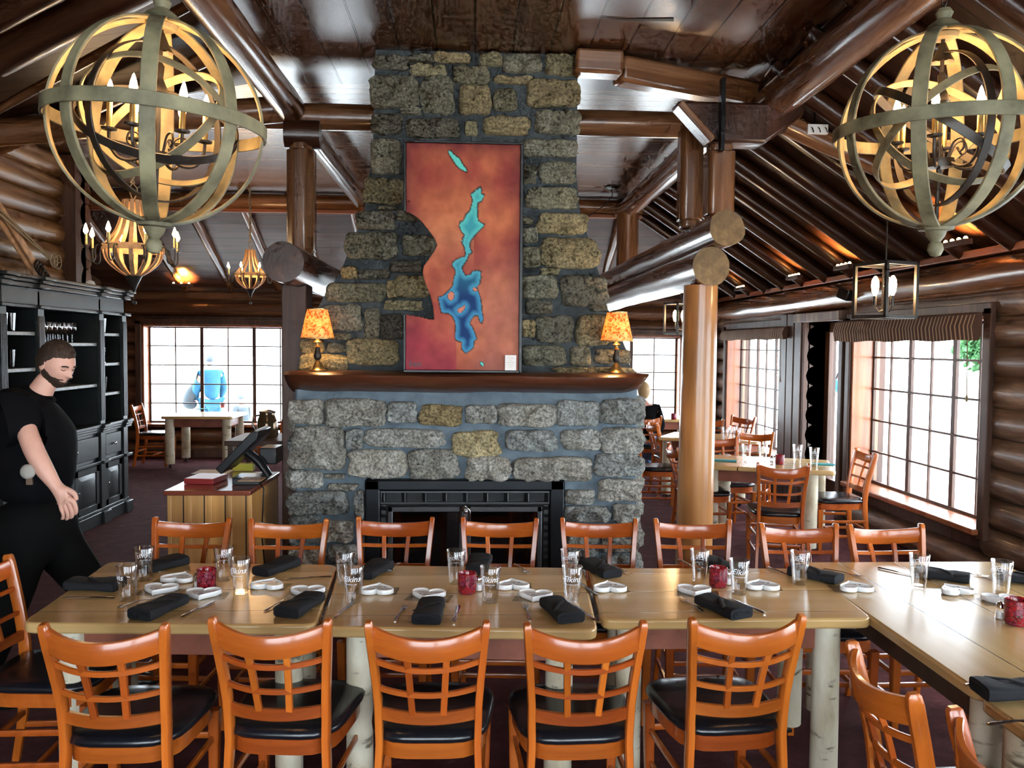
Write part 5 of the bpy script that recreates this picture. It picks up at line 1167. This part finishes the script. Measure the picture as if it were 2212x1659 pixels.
# ------------------------------------------------------------------ skis and poles on the left wall
T = thing('wooden_skis', 'old wooden skis and poles crossed on the log wall above the cabinet', 'skis', (0, 0, 0))
def wl(px, py, off=.06): return PX(px, py, -4.3 + off + .12)
mb = MB(); mb.sweep([wl(-60, 380), wl(45, 545), wl(105, 635)], [(.035, .008)] * 3, sect=[(-1, -1), (1, -1), (1, 1), (-1, 1)], upv=(1, 0, 0)); mb.obj('ski', 'barrel_wood', T)
mb = MB(); mb.sweep([wl(-60, 350, .09), wl(20, 480, .09), wl(78, 575, .09)], [(.035, .008)] * 3, sect=[(-1, -1), (1, -1), (1, 1), (-1, 1)], upv=(1, 0, 0)); mb.obj('ski', 'barrel_wood', T)
for (a, b) in (((0, 452), (118, 566)), ((-20, 445), (110, 562))):
    mb = MB(); pa, pb = wl(*a, .12), wl(*b, .12); mb.cyl(pa, pb, .010, n=8); 
    for s_ in range(5): mb.cyl(pb, pb + Vector((.03, .07 * cos(s_ * 1.26), .07 * sin(s_ * 1.26))), .005, n=5)
    M_ = Matrix.Rotation(pi / 2, 3, 'Y'); mb.sweep([pb + Vector((.03, .07 * cos(k * pi / 8), .07 * sin(k * pi / 8))) for k in range(16)], .006, 5, closed=True); mb.obj('ski_pole', 'rope', T)
mb = MB(); pc_ = wl(82, 575, .12)
for k in range(5): mb.sweep([pc_ + Vector((.02 * k, .05 * cos(q * pi / 6), -.03 * k + .05 * sin(q * pi / 6))) for q in range(12)], .011, 6, closed=True)
mb.obj('binding', 'iron', T)
# ------------------------------------------------------------------ host stand
HX0, HX1, HY0, HY1, HZ = -1.86, -1.34, 5.02, 5.78, .905
hs = thing('host_stand', 'knotty pine board stand with a dark red varnished top left of the fireplace', 'stand', (0, 0, 0))
mb = MB().b2((HX0 + .03, HY0 + .03, 0), (HX1 - .01, HY1, HZ - .03)); mb.obj('pine_body', 'pine_boards', hs, bevel=.004)
mb = MB().b2((HX0, HY0, HZ - .03), (HX1, HY1, HZ)); mb.obj('countertop', 'counter_red', hs, bevel=.006)
mb = MB()
for i in range(5): x = HX0 + .03 + (HX1 - HX0 - .04) * i / 4; mb.b2((x - .012, HY0 + .018, 0), (x + .012, HY0 + .032, HZ - .03))
mb.obj('batten', 'pine_boards', hs, bevel=.003)
def on(px, py, z=HZ): return PZ(px, py, z)
T = thing('pos_terminal', 'black touch-screen till tilted back on its stand, seen from the side', 'till', (0, 0, 0))
a, b = PY(482, 1005, 5.45), PY(560, 925, 5.45); ax = (b - a).normalized(); nn = Vector((ax.z, 0, -ax.x)); mb = MB()
vv = []
for y in (5.28, 5.62):
    for q, w in ((a, 0), (a + nn * .05, 0), (b + nn * .06 - ax * .02, 0), (b + nn * .03 + ax * .02, 0), (b, 0)): vv.append((q.x, y, q.z))
mb.add(vv, [(0, 1, 2, 3, 4), (9, 8, 7, 6, 5)] + [(i, 5 + i, 5 + (i + 1) % 5, (i + 1) % 5) for i in range(5)], False); mb.obj('monitor', 'plastic_black', T, bevel=.006)
mb = MB(); mid = (a + b) / 2 + nn * .04; base = PY(590, 1035, 5.45); mb.sweep([(mid.x, 5.45, mid.z), ((mid.x + base.x) / 2, 5.45, (mid.z + base.z) / 2 + .02), (base.x - .02, 5.45, HZ + .02)], [(.04, .03), (.035, .03), (.05, .02)], 10); mb.b2((base.x - .12, 5.36, HZ), (min(base.x + .06, HX1 - .01), 5.55, HZ + .018)); mb.obj('monitor_stand', 'plastic_black', T, bevel=.004)
mb = MB(); p = PY(560, 977, 5.5); q = PY(597, 968, 5.5); mb.b2((p.x, 5.5, p.z - .08), (q.x, 5.7, q.z + .0)); mb.obj('receipt_printer', 'plastic_black', T, bevel=.006)
mb = MB(); mb.sweep([(HX1 - .03, 5.3, HZ + .02), (HX1 + .03, 5.22, HZ - .02), (HX1 + .02, 5.2, HZ - .3), (HX1 + .02, 5.3, .3), (HX1 + .02, 5.4, .02)], .005, 6); mb.obj('power_cord', 'plastic_black', T)
def slab(name, px, py, w, d, h, mat, rz, label, cat, z=HZ, extra=None):
    p = PZ(px, py, z); T_ = thing(name, label, cat, (p.x, p.y, z + .001), rz); MB().b2((-w / 2, -d / 2, 0), (w / 2, d / 2, h)).obj('cover' if extra else 'body', mat, T_, bevel=.003)
    if extra: MB().b2((-w / 2 + .004, -d / 2 - .001 + .003, h * .25), (w / 2 - .002, d / 2 - .003, h * .75)).obj('pages', extra, T_)
    return T_
slab('menu_book', 446, 1040, .19, .23, .035, 'book_red', -.12, 'dark red closed book on the pine stand top', 'book', extra='paper')
slab('wooden_card_box', 540, 1042, .17, .20, .045, 'plastic_black', .0, 'low black tray holding a pale card on the pine stand', 'tray', extra=None)
p = PZ(545, 1036, HZ + .047); o = MB().b2((-.07, -.07, 0), (.07, .08, .004)).obj('card', 'barrel_wood'); o.location = (p.x, p.y, HZ + .047); tag(o, 'pale tan card lying on the black tray of the stand', 'card')
p = PZ(525, 1014, HZ); o = MB().b2((-.07, -.03, 0), (.07, .03, .05)).obj('yellow_box', 'yellow_card'); o.location = (p.x + .02, p.y - .05, HZ + .001); tag(o, 'small yellow box under the tilted till', 'box')
p = PZ(455, 1018, HZ); o = MB().b2((-.14, -.09, 0), (.10, .10, .002)).obj('paper_sheet', 'paper'); o.location = (p.x + .05, p.y - .04, HZ + .001); tag(o, 'sheet of white paper glaring at the back of the stand top', 'paper')
# low service table with a glass pitcher behind the stand
sv = thing('service_table', 'dark side table behind the till, carrying a pitcher', 'table', (-1.62, 6.75, 0)); MB().b2((-.30, -.3, 1.0), (.22, .3, 1.04)).obj('tabletop', 'trim_dark', sv, bevel=.004)
for sx in (-.26, .18):
    for sy in (-.26, .26): MB().b2((sx - .02, sy - .02, 0), (sx + .02, sy + .02, 1.0)).obj('leg', 'trim_dark', sv)
p = PY(578, 968, 6.7); T = thing('pitcher', 'dark glass water pitcher with a metal lid behind the till', 'pitcher', (p.x, 6.7, 1.04)); mb = MB(); mb.lathe([(0, 0), (.075, 0), (.085, .02), (.078, .14), (.062, .18), (.062, .20), (.058, .20), (.058, .18), (0, .18)], n=24); mb.obj('body', 'pitcher_glass', T)
mb = MB(); mb.lathe([(.064, .198), (.066, .21), (.02, .225), (0, .225)], n=20); mb.obj('lid', 'chrome', T); mb = MB(); mb.sweep([(-.06, 0, .18), (-.11, 0, .17), (-.12, 0, .10), (-.08, 0, .04)], .008, 8); mb.obj('handle', 'chrome', T)
# ------------------------------------------------------------------ small fittings
p = PX(1828, 635, RX - .20); T = thing('wall_speaker', 'small black speaker tilted on the log above the blinds', 'speaker', (p.x, p.y, p.z)); M_ = Matrix.Rotation(.5, 3, 'Z') @ Matrix.Rotation(.35, 3, 'X'); MB().box((0, 0, 0), (.12, .13, .11), M_).obj('housing', 'plastic_black', T, bevel=.01); MB().cyl((0, 0, 0), (.16, .02, .02), .012, n=8).obj('bracket', 'plastic_black', T)
p = PY(1765, 280, 5.9); T = thing('light_control_box', 'white electrical box with hooks below the right roof log', 'electrical box', (p.x, p.y, p.z)); MB().b2((-.075, -.02, -.035), (.075, .05, .035)).obj('box', 'white_plastic', T, bevel=.005); mb = MB()
for k in range(3): mb.sweep([(-.05 + k * .05, -.02, .01), (-.05 + k * .05, -.04, 0), (-.04 + k * .05, -.04, -.03)], .004, 6)
mb.cyl((-.02, .0, .03), (-.02, .0, .22), .006, n=6); mb.obj('hook', 'plastic_black', T)
p = PZ(1322, 402, CZ); T = thing('smoke_detector', 'small round smoke detector on the ceiling right of the chimney', 'detector', (p.x, min(p.y, 10.7), CZ)); MB().lathe([(0, -.04), (.05, -.04), (.09, -.02), (.095, 0), (0, 0)], n=24).obj('body', 'iron', T)
mb = MB(); mb.sweep([(0, 0, -.04), (.0, -.05, -.12), (-.1, -.1, -.25), (-.35, -.1, -.42), (-.6, -.05, -.5)], .006, 6); mb.obj('cable', 'plastic_black', T)
# ------------------------------------------------------------------ people
def skin_data(J, E, sub=2, root=None):
    names = list(J); me = bpy.data.meshes.new('sk'); me.from_pydata([J[n][:3] for n in names], [(names.index(a), names.index(b)) for a, b in E], [])
    o = bpy.data.objects.new('sk', me); COL.objects.link(o); m_ = o.modifiers.new('s', 'SKIN'); m_.use_smooth_shade = True
    for i, n in enumerate(names):
        r = J[n][3]; me.skin_vertices[0].data[i].radius = r if hasattr(r, '__len__') else (r, r); me.skin_vertices[0].data[i].use_root = (n == (root or names[0]))
    s_ = o.modifiers.new('d', 'SUBSURF'); s_.levels = sub; s_.render_levels = sub
    bpy.context.view_layer.update(); dg = bpy.context.evaluated_depsgraph_get(); m2 = bpy.data.meshes.new_from_object(o.evaluated_get(dg))
    vv = [v.co.copy() for v in m2.vertices]; ff = [tuple(p.vertices) for p in m2.polygons]; bpy.data.objects.remove(o); bpy.data.meshes.remove(me); bpy.data.meshes.remove(m2); return vv, ff
def chain(*n): return list(zip(n[:-1], n[1:]))
def head_data(n=84, m=72):
    """head facing +X, ear line at origin, unit = half head height (~.12 m)"""
    vv = []; fs = []
    for j in range(m + 1):
        ph = -pi / 2 + pi * j / m
        for i in range(n):
            th = 2 * pi * i / n; d = Vector((cos(ph) * cos(th), cos(ph) * sin(th), sin(ph)))
            x, y, z = d.x * .83, d.y * .64, d.z * 1.0
            if x < 0: x *= 1.06
            if z < 0:     # jaw narrows
                k = -z; y *= 1 - .22 * k; x *= (1 - .10 * k) if x > 0 else (1 - .45 * k)
                if d.x > 0: x += .10 * k * (1 - k) 
            g = lambda cx, cy, cz, s: exp(-((d.y * .64 - cy) ** 2 + (z - cz) ** 2) / (s * s)) if d.x > 0 else 0
            x += .26 * g(0, 0, -.24, .095) + .13 * g(0, 0, -.08, .07)            # nose
            x -= .085 * (g(0, .23, .02, .12) + g(0, -.23, .02, .12))              # eye sockets
            x += .05 * (g(0, .22, .17, .12) + g(0, -.22, .17, .12) + g(0, 0, .17, .2))   # brow
            x += .05 * g(0, 0, -.50, .10) + .04 * g(0, 0, -.58, .07) - .045 * g(0, 0, -.545, .03) + .09 * g(0, 0, -.80, .16)   # lips, chin
            vv.append(Vector((x, y, z)))
    for j in range(m):
        for i in range(n): fs.append((j * n + i, j * n + (i + 1) % n, (j + 1) * n + (i + 1) % n, (j + 1) * n + i))
    return vv, fs
HV, HF = head_data()
def ear(s):
    mb = MB(); mb.ball((0, 0, 0), (.17, .05, .25), 12, 8); return [Vector((v[0] - .08, s * .63 + v[1] * 1 - s * 0, v[2] - .05)) for v in mb.v], mb.f
def head(body, parent, c, sc, R, hair, skinobj, beard=True, length=0):
    M_ = lambda v: Vector(c) + (R @ (Vector(v) * sc))
    body.add([M_(v) for v in HV], HF)
    for s in (-1, 1): v, f = ear(s); body.add([M_(x) for x in v], f)
    return M_
def pw(x, P):
    if x <= P[0][0]: return P[0][1]
    for a, b in zip(P[:-1], P[1:]):
        if x <= b[0]: t_ = (x - a[0]) / (b[0] - a[0]); t_ = t_ * t_ * (3 - 2 * t_); return a[1] + (b[1] - a[1]) * t_
    return P[-1][1]
def hair_part(M_, parent, mat, beard=True, long=0):
    HL = [(-.85, -.48), (-.35, -.42), (-.12, -.30), (.02, -.12), (.14, .22), (.40, .44), (.62, .50), (.9, .56)] if not long else [(-.85, -1), (0, -1), (.15, .1), (.5, .45), (.9, .5)]
    BL = [(-.22, -.95), (-.10, -.20), (.02, -.10), (.18, -.26), (.42, -.42), (.70, -.46), (.9, -.44)]
    def shell(name, amt, thick):
        k = MB(); mp = []; keep = set()
        for i, v in enumerate(HV):
            a = amt(v); g = max(-.03, min(thick, a * .42)); tex = .018 * fbm((v.x * 16, v.y * 16, v.z * 9)) if g > .01 else 0
            w = v + v.normalized() * (g + tex); mp.append(w)
            if a > -.09: keep.add(i)
        k.add([M_(w) for w in mp], [f for f in HF if all(i in keep for i in f)]); return k.obj(name, mat, parent)
    shell('hair', lambda v: v.z - pw(v.x, HL) + .03 * fbm((v.x * 9, v.y * 9, 3)), .085 if not long else .12)
    if beard:
        def bm(v):
            a = pw(v.x, BL) - v.z; m = ((v.y / .20) ** 2 + ((v.z + .545) / .055) ** 2) ** .5 - 1 if v.x > .4 else 1
            return min(a, m * .12, (v.x + .20) * .8) + .02 * fbm((v.x * 12, v.y * 12, v.z * 12))
        shell('beard', bm, .04)
    e = MB()
    for s in (-1, 1):
        e.sweep(cr([M_((.835, s * .10, .150)), M_((.815, s * .22, .185)), M_((.71, s * .36, .15))]), [.002] + [.0042] * 9 + [.0015], 6)
        e.sweep([M_((.755, s * .15, .0)), M_((.765, s * .24, -.03)), M_((.70, s * .33, .0))], .002, 5)
    e.sweep([M_((.885, -.13, -.545)), M_((.905, 0, -.54)), M_((.885, .13, -.545))], .0018, 5); e.obj('brow_and_lash', mat, parent)
def hand(J, E, wrist, pr, d, side, up_, s=1.0):
    """adds palm and five curled fingers to a skin skeleton; d = direction of the hand, side = towards the thumb, up_ = palm-side normal"""
    W_ = Vector(J[wrist][:3]); d = Vector(d).normalized(); side = Vector(side).normalized(); n_ = Vector(up_).normalized()
    def put(k, v, r): J[pr + k] = (*v, r)
    put('p', W_ + d * .045 * s, (.024 * s, .036 * s)); E.append((wrist, pr + 'p')); 
    for k, (o_, L, r) in enumerate(((.030, .078, .0088), (.010, .086, .0092), (-.011, .080, .0088), (-.031, .064, .0078))):
        b0 = W_ + d * .085 * s + side * o_ * s; b1 = b0 + (d * .75 + n_ * .45).normalized() * L * .45 * s; b2 = b1 + (d * .25 + n_ * .95).normalized() * L * .34 * s; b3 = b2 + (d * -.35 + n_ * .9).normalized() * L * .28 * s
        for q, (v, rr) in enumerate(((b0, r * 1.25), (b1, r), (b2, r * .95), (b3, r * .8))): put('f%d%d' % (k, q), v, rr * s)
        E.append((pr + 'p', pr + 'f%d0' % k)); E.extend(chain(*[pr + 'f%d%d' % (k, q) for q in range(4)]))
    t0 = W_ + d * .03 * s + side * .034 * s; t1 = t0 + (d * .7 + side * .55 + n_ * .25).normalized() * .036 * s; t2 = t1 + (d * .9 + n_ * .4 - side * .1).normalized() * .030 * s
    for q, (v, rr) in enumerate(((t0, .0135), (t1, .0108), (t2, .0088))): put('t%d' % q, v, rr * s)
    E.append((pr + 'p', pr + 't0')); E.extend(chain(pr + 't0', pr + 't1', pr + 't2'))
# --- the man walking in front of the cabinet
MY = 4.15
def W4(px, py, dy=0): p = PY(px, py, MY + dy); return p
man = thing('person', 'bearded man in black shirt and trousers walking past the black cabinet, looking down', 'person', (W4(70, 1000).x, MY, 0))
off = Vector(man.location)
def V(p): return tuple(Vector(p) - off)
B = {}; E = []
B['pelvis'] = (*V(W4(62, 1075)), .09); B['belly'] = (*V(W4(68, 1000)), .08); B['chest'] = (*V(W4(66, 925)), .07); B['neckb'] = (*V(W4(78, 858)), .066); B['neck'] = (*V(W4(96, 834)), .056); B['skull'] = (*V(W4(110, 806)), .052)
E += chain('pelvis', 'belly', 'chest', 'neckb', 'neck', 'skull')
# right arm (near the camera)
B['sr'] = (*V(W4(40, 884, -.17)), .048); B['er'] = (*V(W4(74, 975, -.26)), .048); B['fr'] = (*V(W4(96, 1015, -.27)), .044); B['wr'] = (*V(W4(122, 1052, -.27)), .028)
E += chain('chest', 'sr', 'er', 'fr', 'wr')
hd = Vector(B['wr'][:3]) - Vector(B['er'][:3]); hand(B, E, 'wr', 'h', hd, (.85, -.1, .5), (-.35, .45, -.5), 1.12)
B['sl'] = (*V(W4(50, 884, .17)), .048); B['el'] = (*V(W4(58, 985, .27)), .045); B['wl'] = (*V(W4(62, 1060, .24)), .028); E += chain('chest', 'sl', 'el', 'wl'); hand(B, E, 'wl', 'g', (-.1, 0, -1), (.8, .1, 0), (.3, -.5, -.3), 1.1)
# legs, mid-stride
zf = .05
hipx = B['pelvis'][0]; B['hr'] = (hipx + .02, -.10, .78, .065); B['kr'] = (hipx - .06, -.11, .50, .05); B['ar'] = (hipx - .20, -.11, .12, .035); B['tr'] = (hipx - .06, -.11, zf, .04)
B['hl'] = (hipx + .07, .10, .78, .065); B['kl'] = (hipx + .26, .11, .52, .05); B['al'] = (hipx + .33, .11, .10, .035); B['tl'] = (hipx + .50, .11, zf, .04)
E += chain('pelvis', 'hr', 'kr', 'ar', 'tr') + chain('pelvis', 'hl', 'kl', 'al', 'tl')
body = MB(); body.add(*skin_data(B, E, 2))
hc = V(W4(122, 786)); RH = Matrix.Rotation(math.radians(-24), 3, 'Z') @ Matrix.Rotation(math.radians(20), 3, 'Y')
HM = head(body, man, hc, .113, RH, None, None); body.obj('body', 'skin', man)
hair_part(HM, man, 'hair_dark', True)
# clothes: slightly larger shells
Cc = {}
for k in ('pelvis', 'belly', 'chest'): Cc[k] = B[k]
Cc['pelvis'] = (B['pelvis'][0], B['pelvis'][1], B['pelvis'][2] - .05, (.195, .20)); Cc['belly'] = (B['belly'][0] + .02, *B['belly'][1:3], (.225, .215)); Cc['chest'] = (*B['chest'][:3], (.20, .215)); Cc['neckb'] = (*B['neckb'][:3], (.105, .12)); Cc['nk'] = (*V(W4(92, 840)), (.066, .070))
Cc['sr'] = (*B['sr'][:3], .092); Cc['ar'] = (*(Vector(B['sr'][:3]).lerp(Vector(B['er'][:3]), .62)), .082); Cc['sl'] = (*B['sl'][:3], .098); Cc['al'] = (*(Vector(B['sl'][:3]).lerp(Vector(B['el'][:3]), .72)), .085)
mb = MB(); mb.add(*skin_data(Cc, chain('pelvis', 'belly', 'chest', 'neckb', 'nk') + chain('chest', 'sr', 'ar') + chain('chest', 'sl', 'al'), 2)); mb.v = [tuple(Vector(v) + Vector((1, 1, 0)) * .014 * fbm((v[0] * 9, v[1] * 9, v[2] * 5))) for v in mb.v]; mb.obj('shirt', 'shirt_black', man)
Tt = {'pelvis': (hipx + .005, 0, 1.06, (.185, .19)), 'low': (hipx + .02, 0, .90, (.185, .185))}
for s in 'rl':
    Tt['h' + s] = (*B['h' + s][:3], .130); Tt['k' + s] = (*B['k' + s][:3], .10); k_, a_ = Vector(B['k' + s][:3]), Vector(B['a' + s][:3]); Tt['a' + s] = (*a_, .072)
mb = MB(); mb.add(*skin_data(Tt, chain('pelvis', 'low') + chain('low', 'hr', 'kr', 'ar') + chain('low', 'hl', 'kl', 'al'), 2)); mb.obj('trousers', 'trouser_black', man)
for s in 'rl':
    mb = MB(); a_, t__ = Vector(B['a' + s][:3]), Vector(B['t' + s][:3]); mb.ball((a_.lerp(t__, .5).x + .02, a_.y, .055), (.15, .05, .05), 16, 8); mb.obj('shoe', 'plastic_black', man)
mb = MB(); p = V(W4(60, 1019, -.30)); mb.ball(p, (.035, .02, .035)); mb.obj('pale_cloth_bundle', 'cloth_pale', man); mb = MB(); p = V(W4(64, 1040, -.30)); mb.box(p, (.028, .01, .03)); mb.obj('key_tag', 'chrome', man)
# --- simple clothed figures farther off
def figure(label, loc, rz, top, bottom, hairm, height=1.75, sitting=False, extra=None):
    T = thing('person', label, 'person', loc, rz); k = height / 1.75; B_ = {}
    B_['pelvis'] = (0, 0, .93, (.13, .15)); B_['belly'] = (0, 0, 1.10, (.12, .14)); B_['chest'] = (0, 0, 1.32, (.12, .17)); B_['neckb'] = (.01, 0, 1.47, .06); B_['neck'] = (.02, 0, 1.54, .05)
    for s, n_ in ((-1, 'r'), (1, 'l')):
        B_['s' + n_] = (0, s * .18, 1.40, .06)
        if sitting: B_['e' + n_] = (.03, s * .24, 1.14, .045); B_['w' + n_] = (.26, s * .18, 1.08, .03); B_['h' + n_] = (.02, s * .09, .88, .10); B_['k' + n_] = (.46, s * .10, .88, .07); B_['a' + n_] = (.44, s * .10, .48, .045); B_['t' + n_] = (.58, s * .10, .44, .035)
        else: B_['e' + n_] = (.02, s * .24, 1.13, .045); B_['w' + n_] = (.16, s * .20, .95, .03); B_['h' + n_] = (0, s * .09, .88, .10); B_['k' + n_] = (.02, s * .10, .50, .065); B_['a' + n_] = (0, s * .10, .10, .045); B_['t' + n_] = (.15, s * .10, .04, .035)
    E_ = chain('pelvis', 'belly', 'chest', 'neckb', 'neck')
    for n_ in 'rl': E_ += chain('chest', 's' + n_, 'e' + n_, 'w' + n_) + chain('pelvis', 'h' + n_, 'k' + n_, 'a' + n_, 't' + n_)
    dz = -.40 if sitting else 0
    B_ = {q: (v[0] * k, v[1] * k, (v[2] + dz) * k, v[3]) for q, v in B_.items()}
    hb = dict(B_); he = list(E_)
    for n_, s in (('r', -1), ('l', 1)): hand(hb, he, 'w' + n_, 'h' + n_ + '_', (1, 0, -.4), (0, -s, .2), (0, 0, -1), 1.0)
    bd = MB(); bd.add(*skin_data(hb, he, 1)); HM_ = head(bd, T, (.05 * k, 0, (1.65 + dz) * k), .118 * k, Matrix.Rotation(.12, 3, 'Y'), None, None); bd.obj('body', 'skin', T); hair_part(HM_, T, hairm, False, long=(hairm == 'hair_blonde'))
    G = lambda v, d: (*v[:3], tuple(r + d for r in v[3]) if hasattr(v[3], '__len__') else v[3] + d)
    C_ = {q: G(B_[q], .028) for q in ('pelvis', 'belly', 'chest', 'neckb', 'sr', 'er', 'wr', 'sl', 'el', 'wl')}
    mb = MB(); mb.add(*skin_data(C_, chain('pelvis', 'belly', 'chest', 'neckb') + chain('chest', 'sr', 'er', 'wr') + chain('chest', 'sl', 'el', 'wl'), 2)); mb.obj('top', top, T)
    D_ = {q: G(B_[q], .022) for q in ('pelvis', 'hr', 'kr', 'ar', 'hl', 'kl', 'al')}; mb = MB(); mb.add(*skin_data(D_, chain('pelvis', 'hr', 'kr', 'ar') + chain('pelvis', 'hl', 'kl', 'al'), 2)); mb.obj('trousers', bottom, T)
    for n_ in 'rl': a_, t_ = B_['a' + n_], B_['t' + n_]; mb = MB(); mb.ball(((a_[0] + t_[0]) / 2 + .02, a_[1], t_[2] + .01), (.13, .045, .045)); mb.obj('shoe', 'plastic_black', T)
    return T
p = PY(455, 880, 15.2)
mo = figure('man in a blue jacket standing outside the far left window, back turned', (p.x, 15.2, -.25), 2.2, 'blue_cloth', 'blue_cloth', 'hair_grey', 1.85)
bgp = MB(); v, f = skin_data({'a': (.1, .16, 1.30, .09), 'b': (.14, .30, 1.12, .13), 'c': (.12, .40, .92, .14), 'd': (.1, .2, .9, .1)}, chain('a', 'b', 'c', 'd'), 2); bgp.add(v, f); bgp.obj('carried_coat', 'grey_cloth', mo)
p = PY(522, 862, 16.5); figure('dark-haired person sitting low outside the far left window', (p.x, 16.5, -.42), 2.8, 'grey_cloth', 'denim', 'hair_grey', 1.6, True)
st = thing('bench', 'low bench outside the far window under the seated person', 'bench', (p.x, 16.5, -.25)); MB().b2((-.6, -.25, .2), (.6, .25, .24)).obj('seat', 'bark_brown', st)
for sx in (-.5, .5): MB().b2((sx - .03, -.2, 0), (sx + .03, .2, .2)).obj('leg', 'bark_brown', st)
w = figure('woman in a black top and jeans sitting behind the right edge of the fireplace', (2.30, 10.95, 0), 1.45, 'shirt_black', 'denim', 'hair_blonde', 1.68, True)
jk = MB(); v, f = skin_data({'a': (2.48, 10.68, .52, (.05, .16)), 'b': (2.50, 10.66, .36, (.05, .14)), 'c': (2.52, 10.66, .2, (.04, .10)), 'd': (2.53, 10.65, .1, (.03, .05))}, chain('a', 'b', 'c', 'd'), 2); jk.add(v, f); o = jk.obj('denim_jacket', 'denim'); tag(o, 'blue denim jacket hanging down from the seat of the woman', 'jacket')
p = PX(1830, 800, 9.0); figure('person in turquoise outside the glazed door', (9.5, PX(1828, 840, 9.5).y, -.25), 1.2, 'blue_cloth', 'denim', 'hair_grey', 1.7)
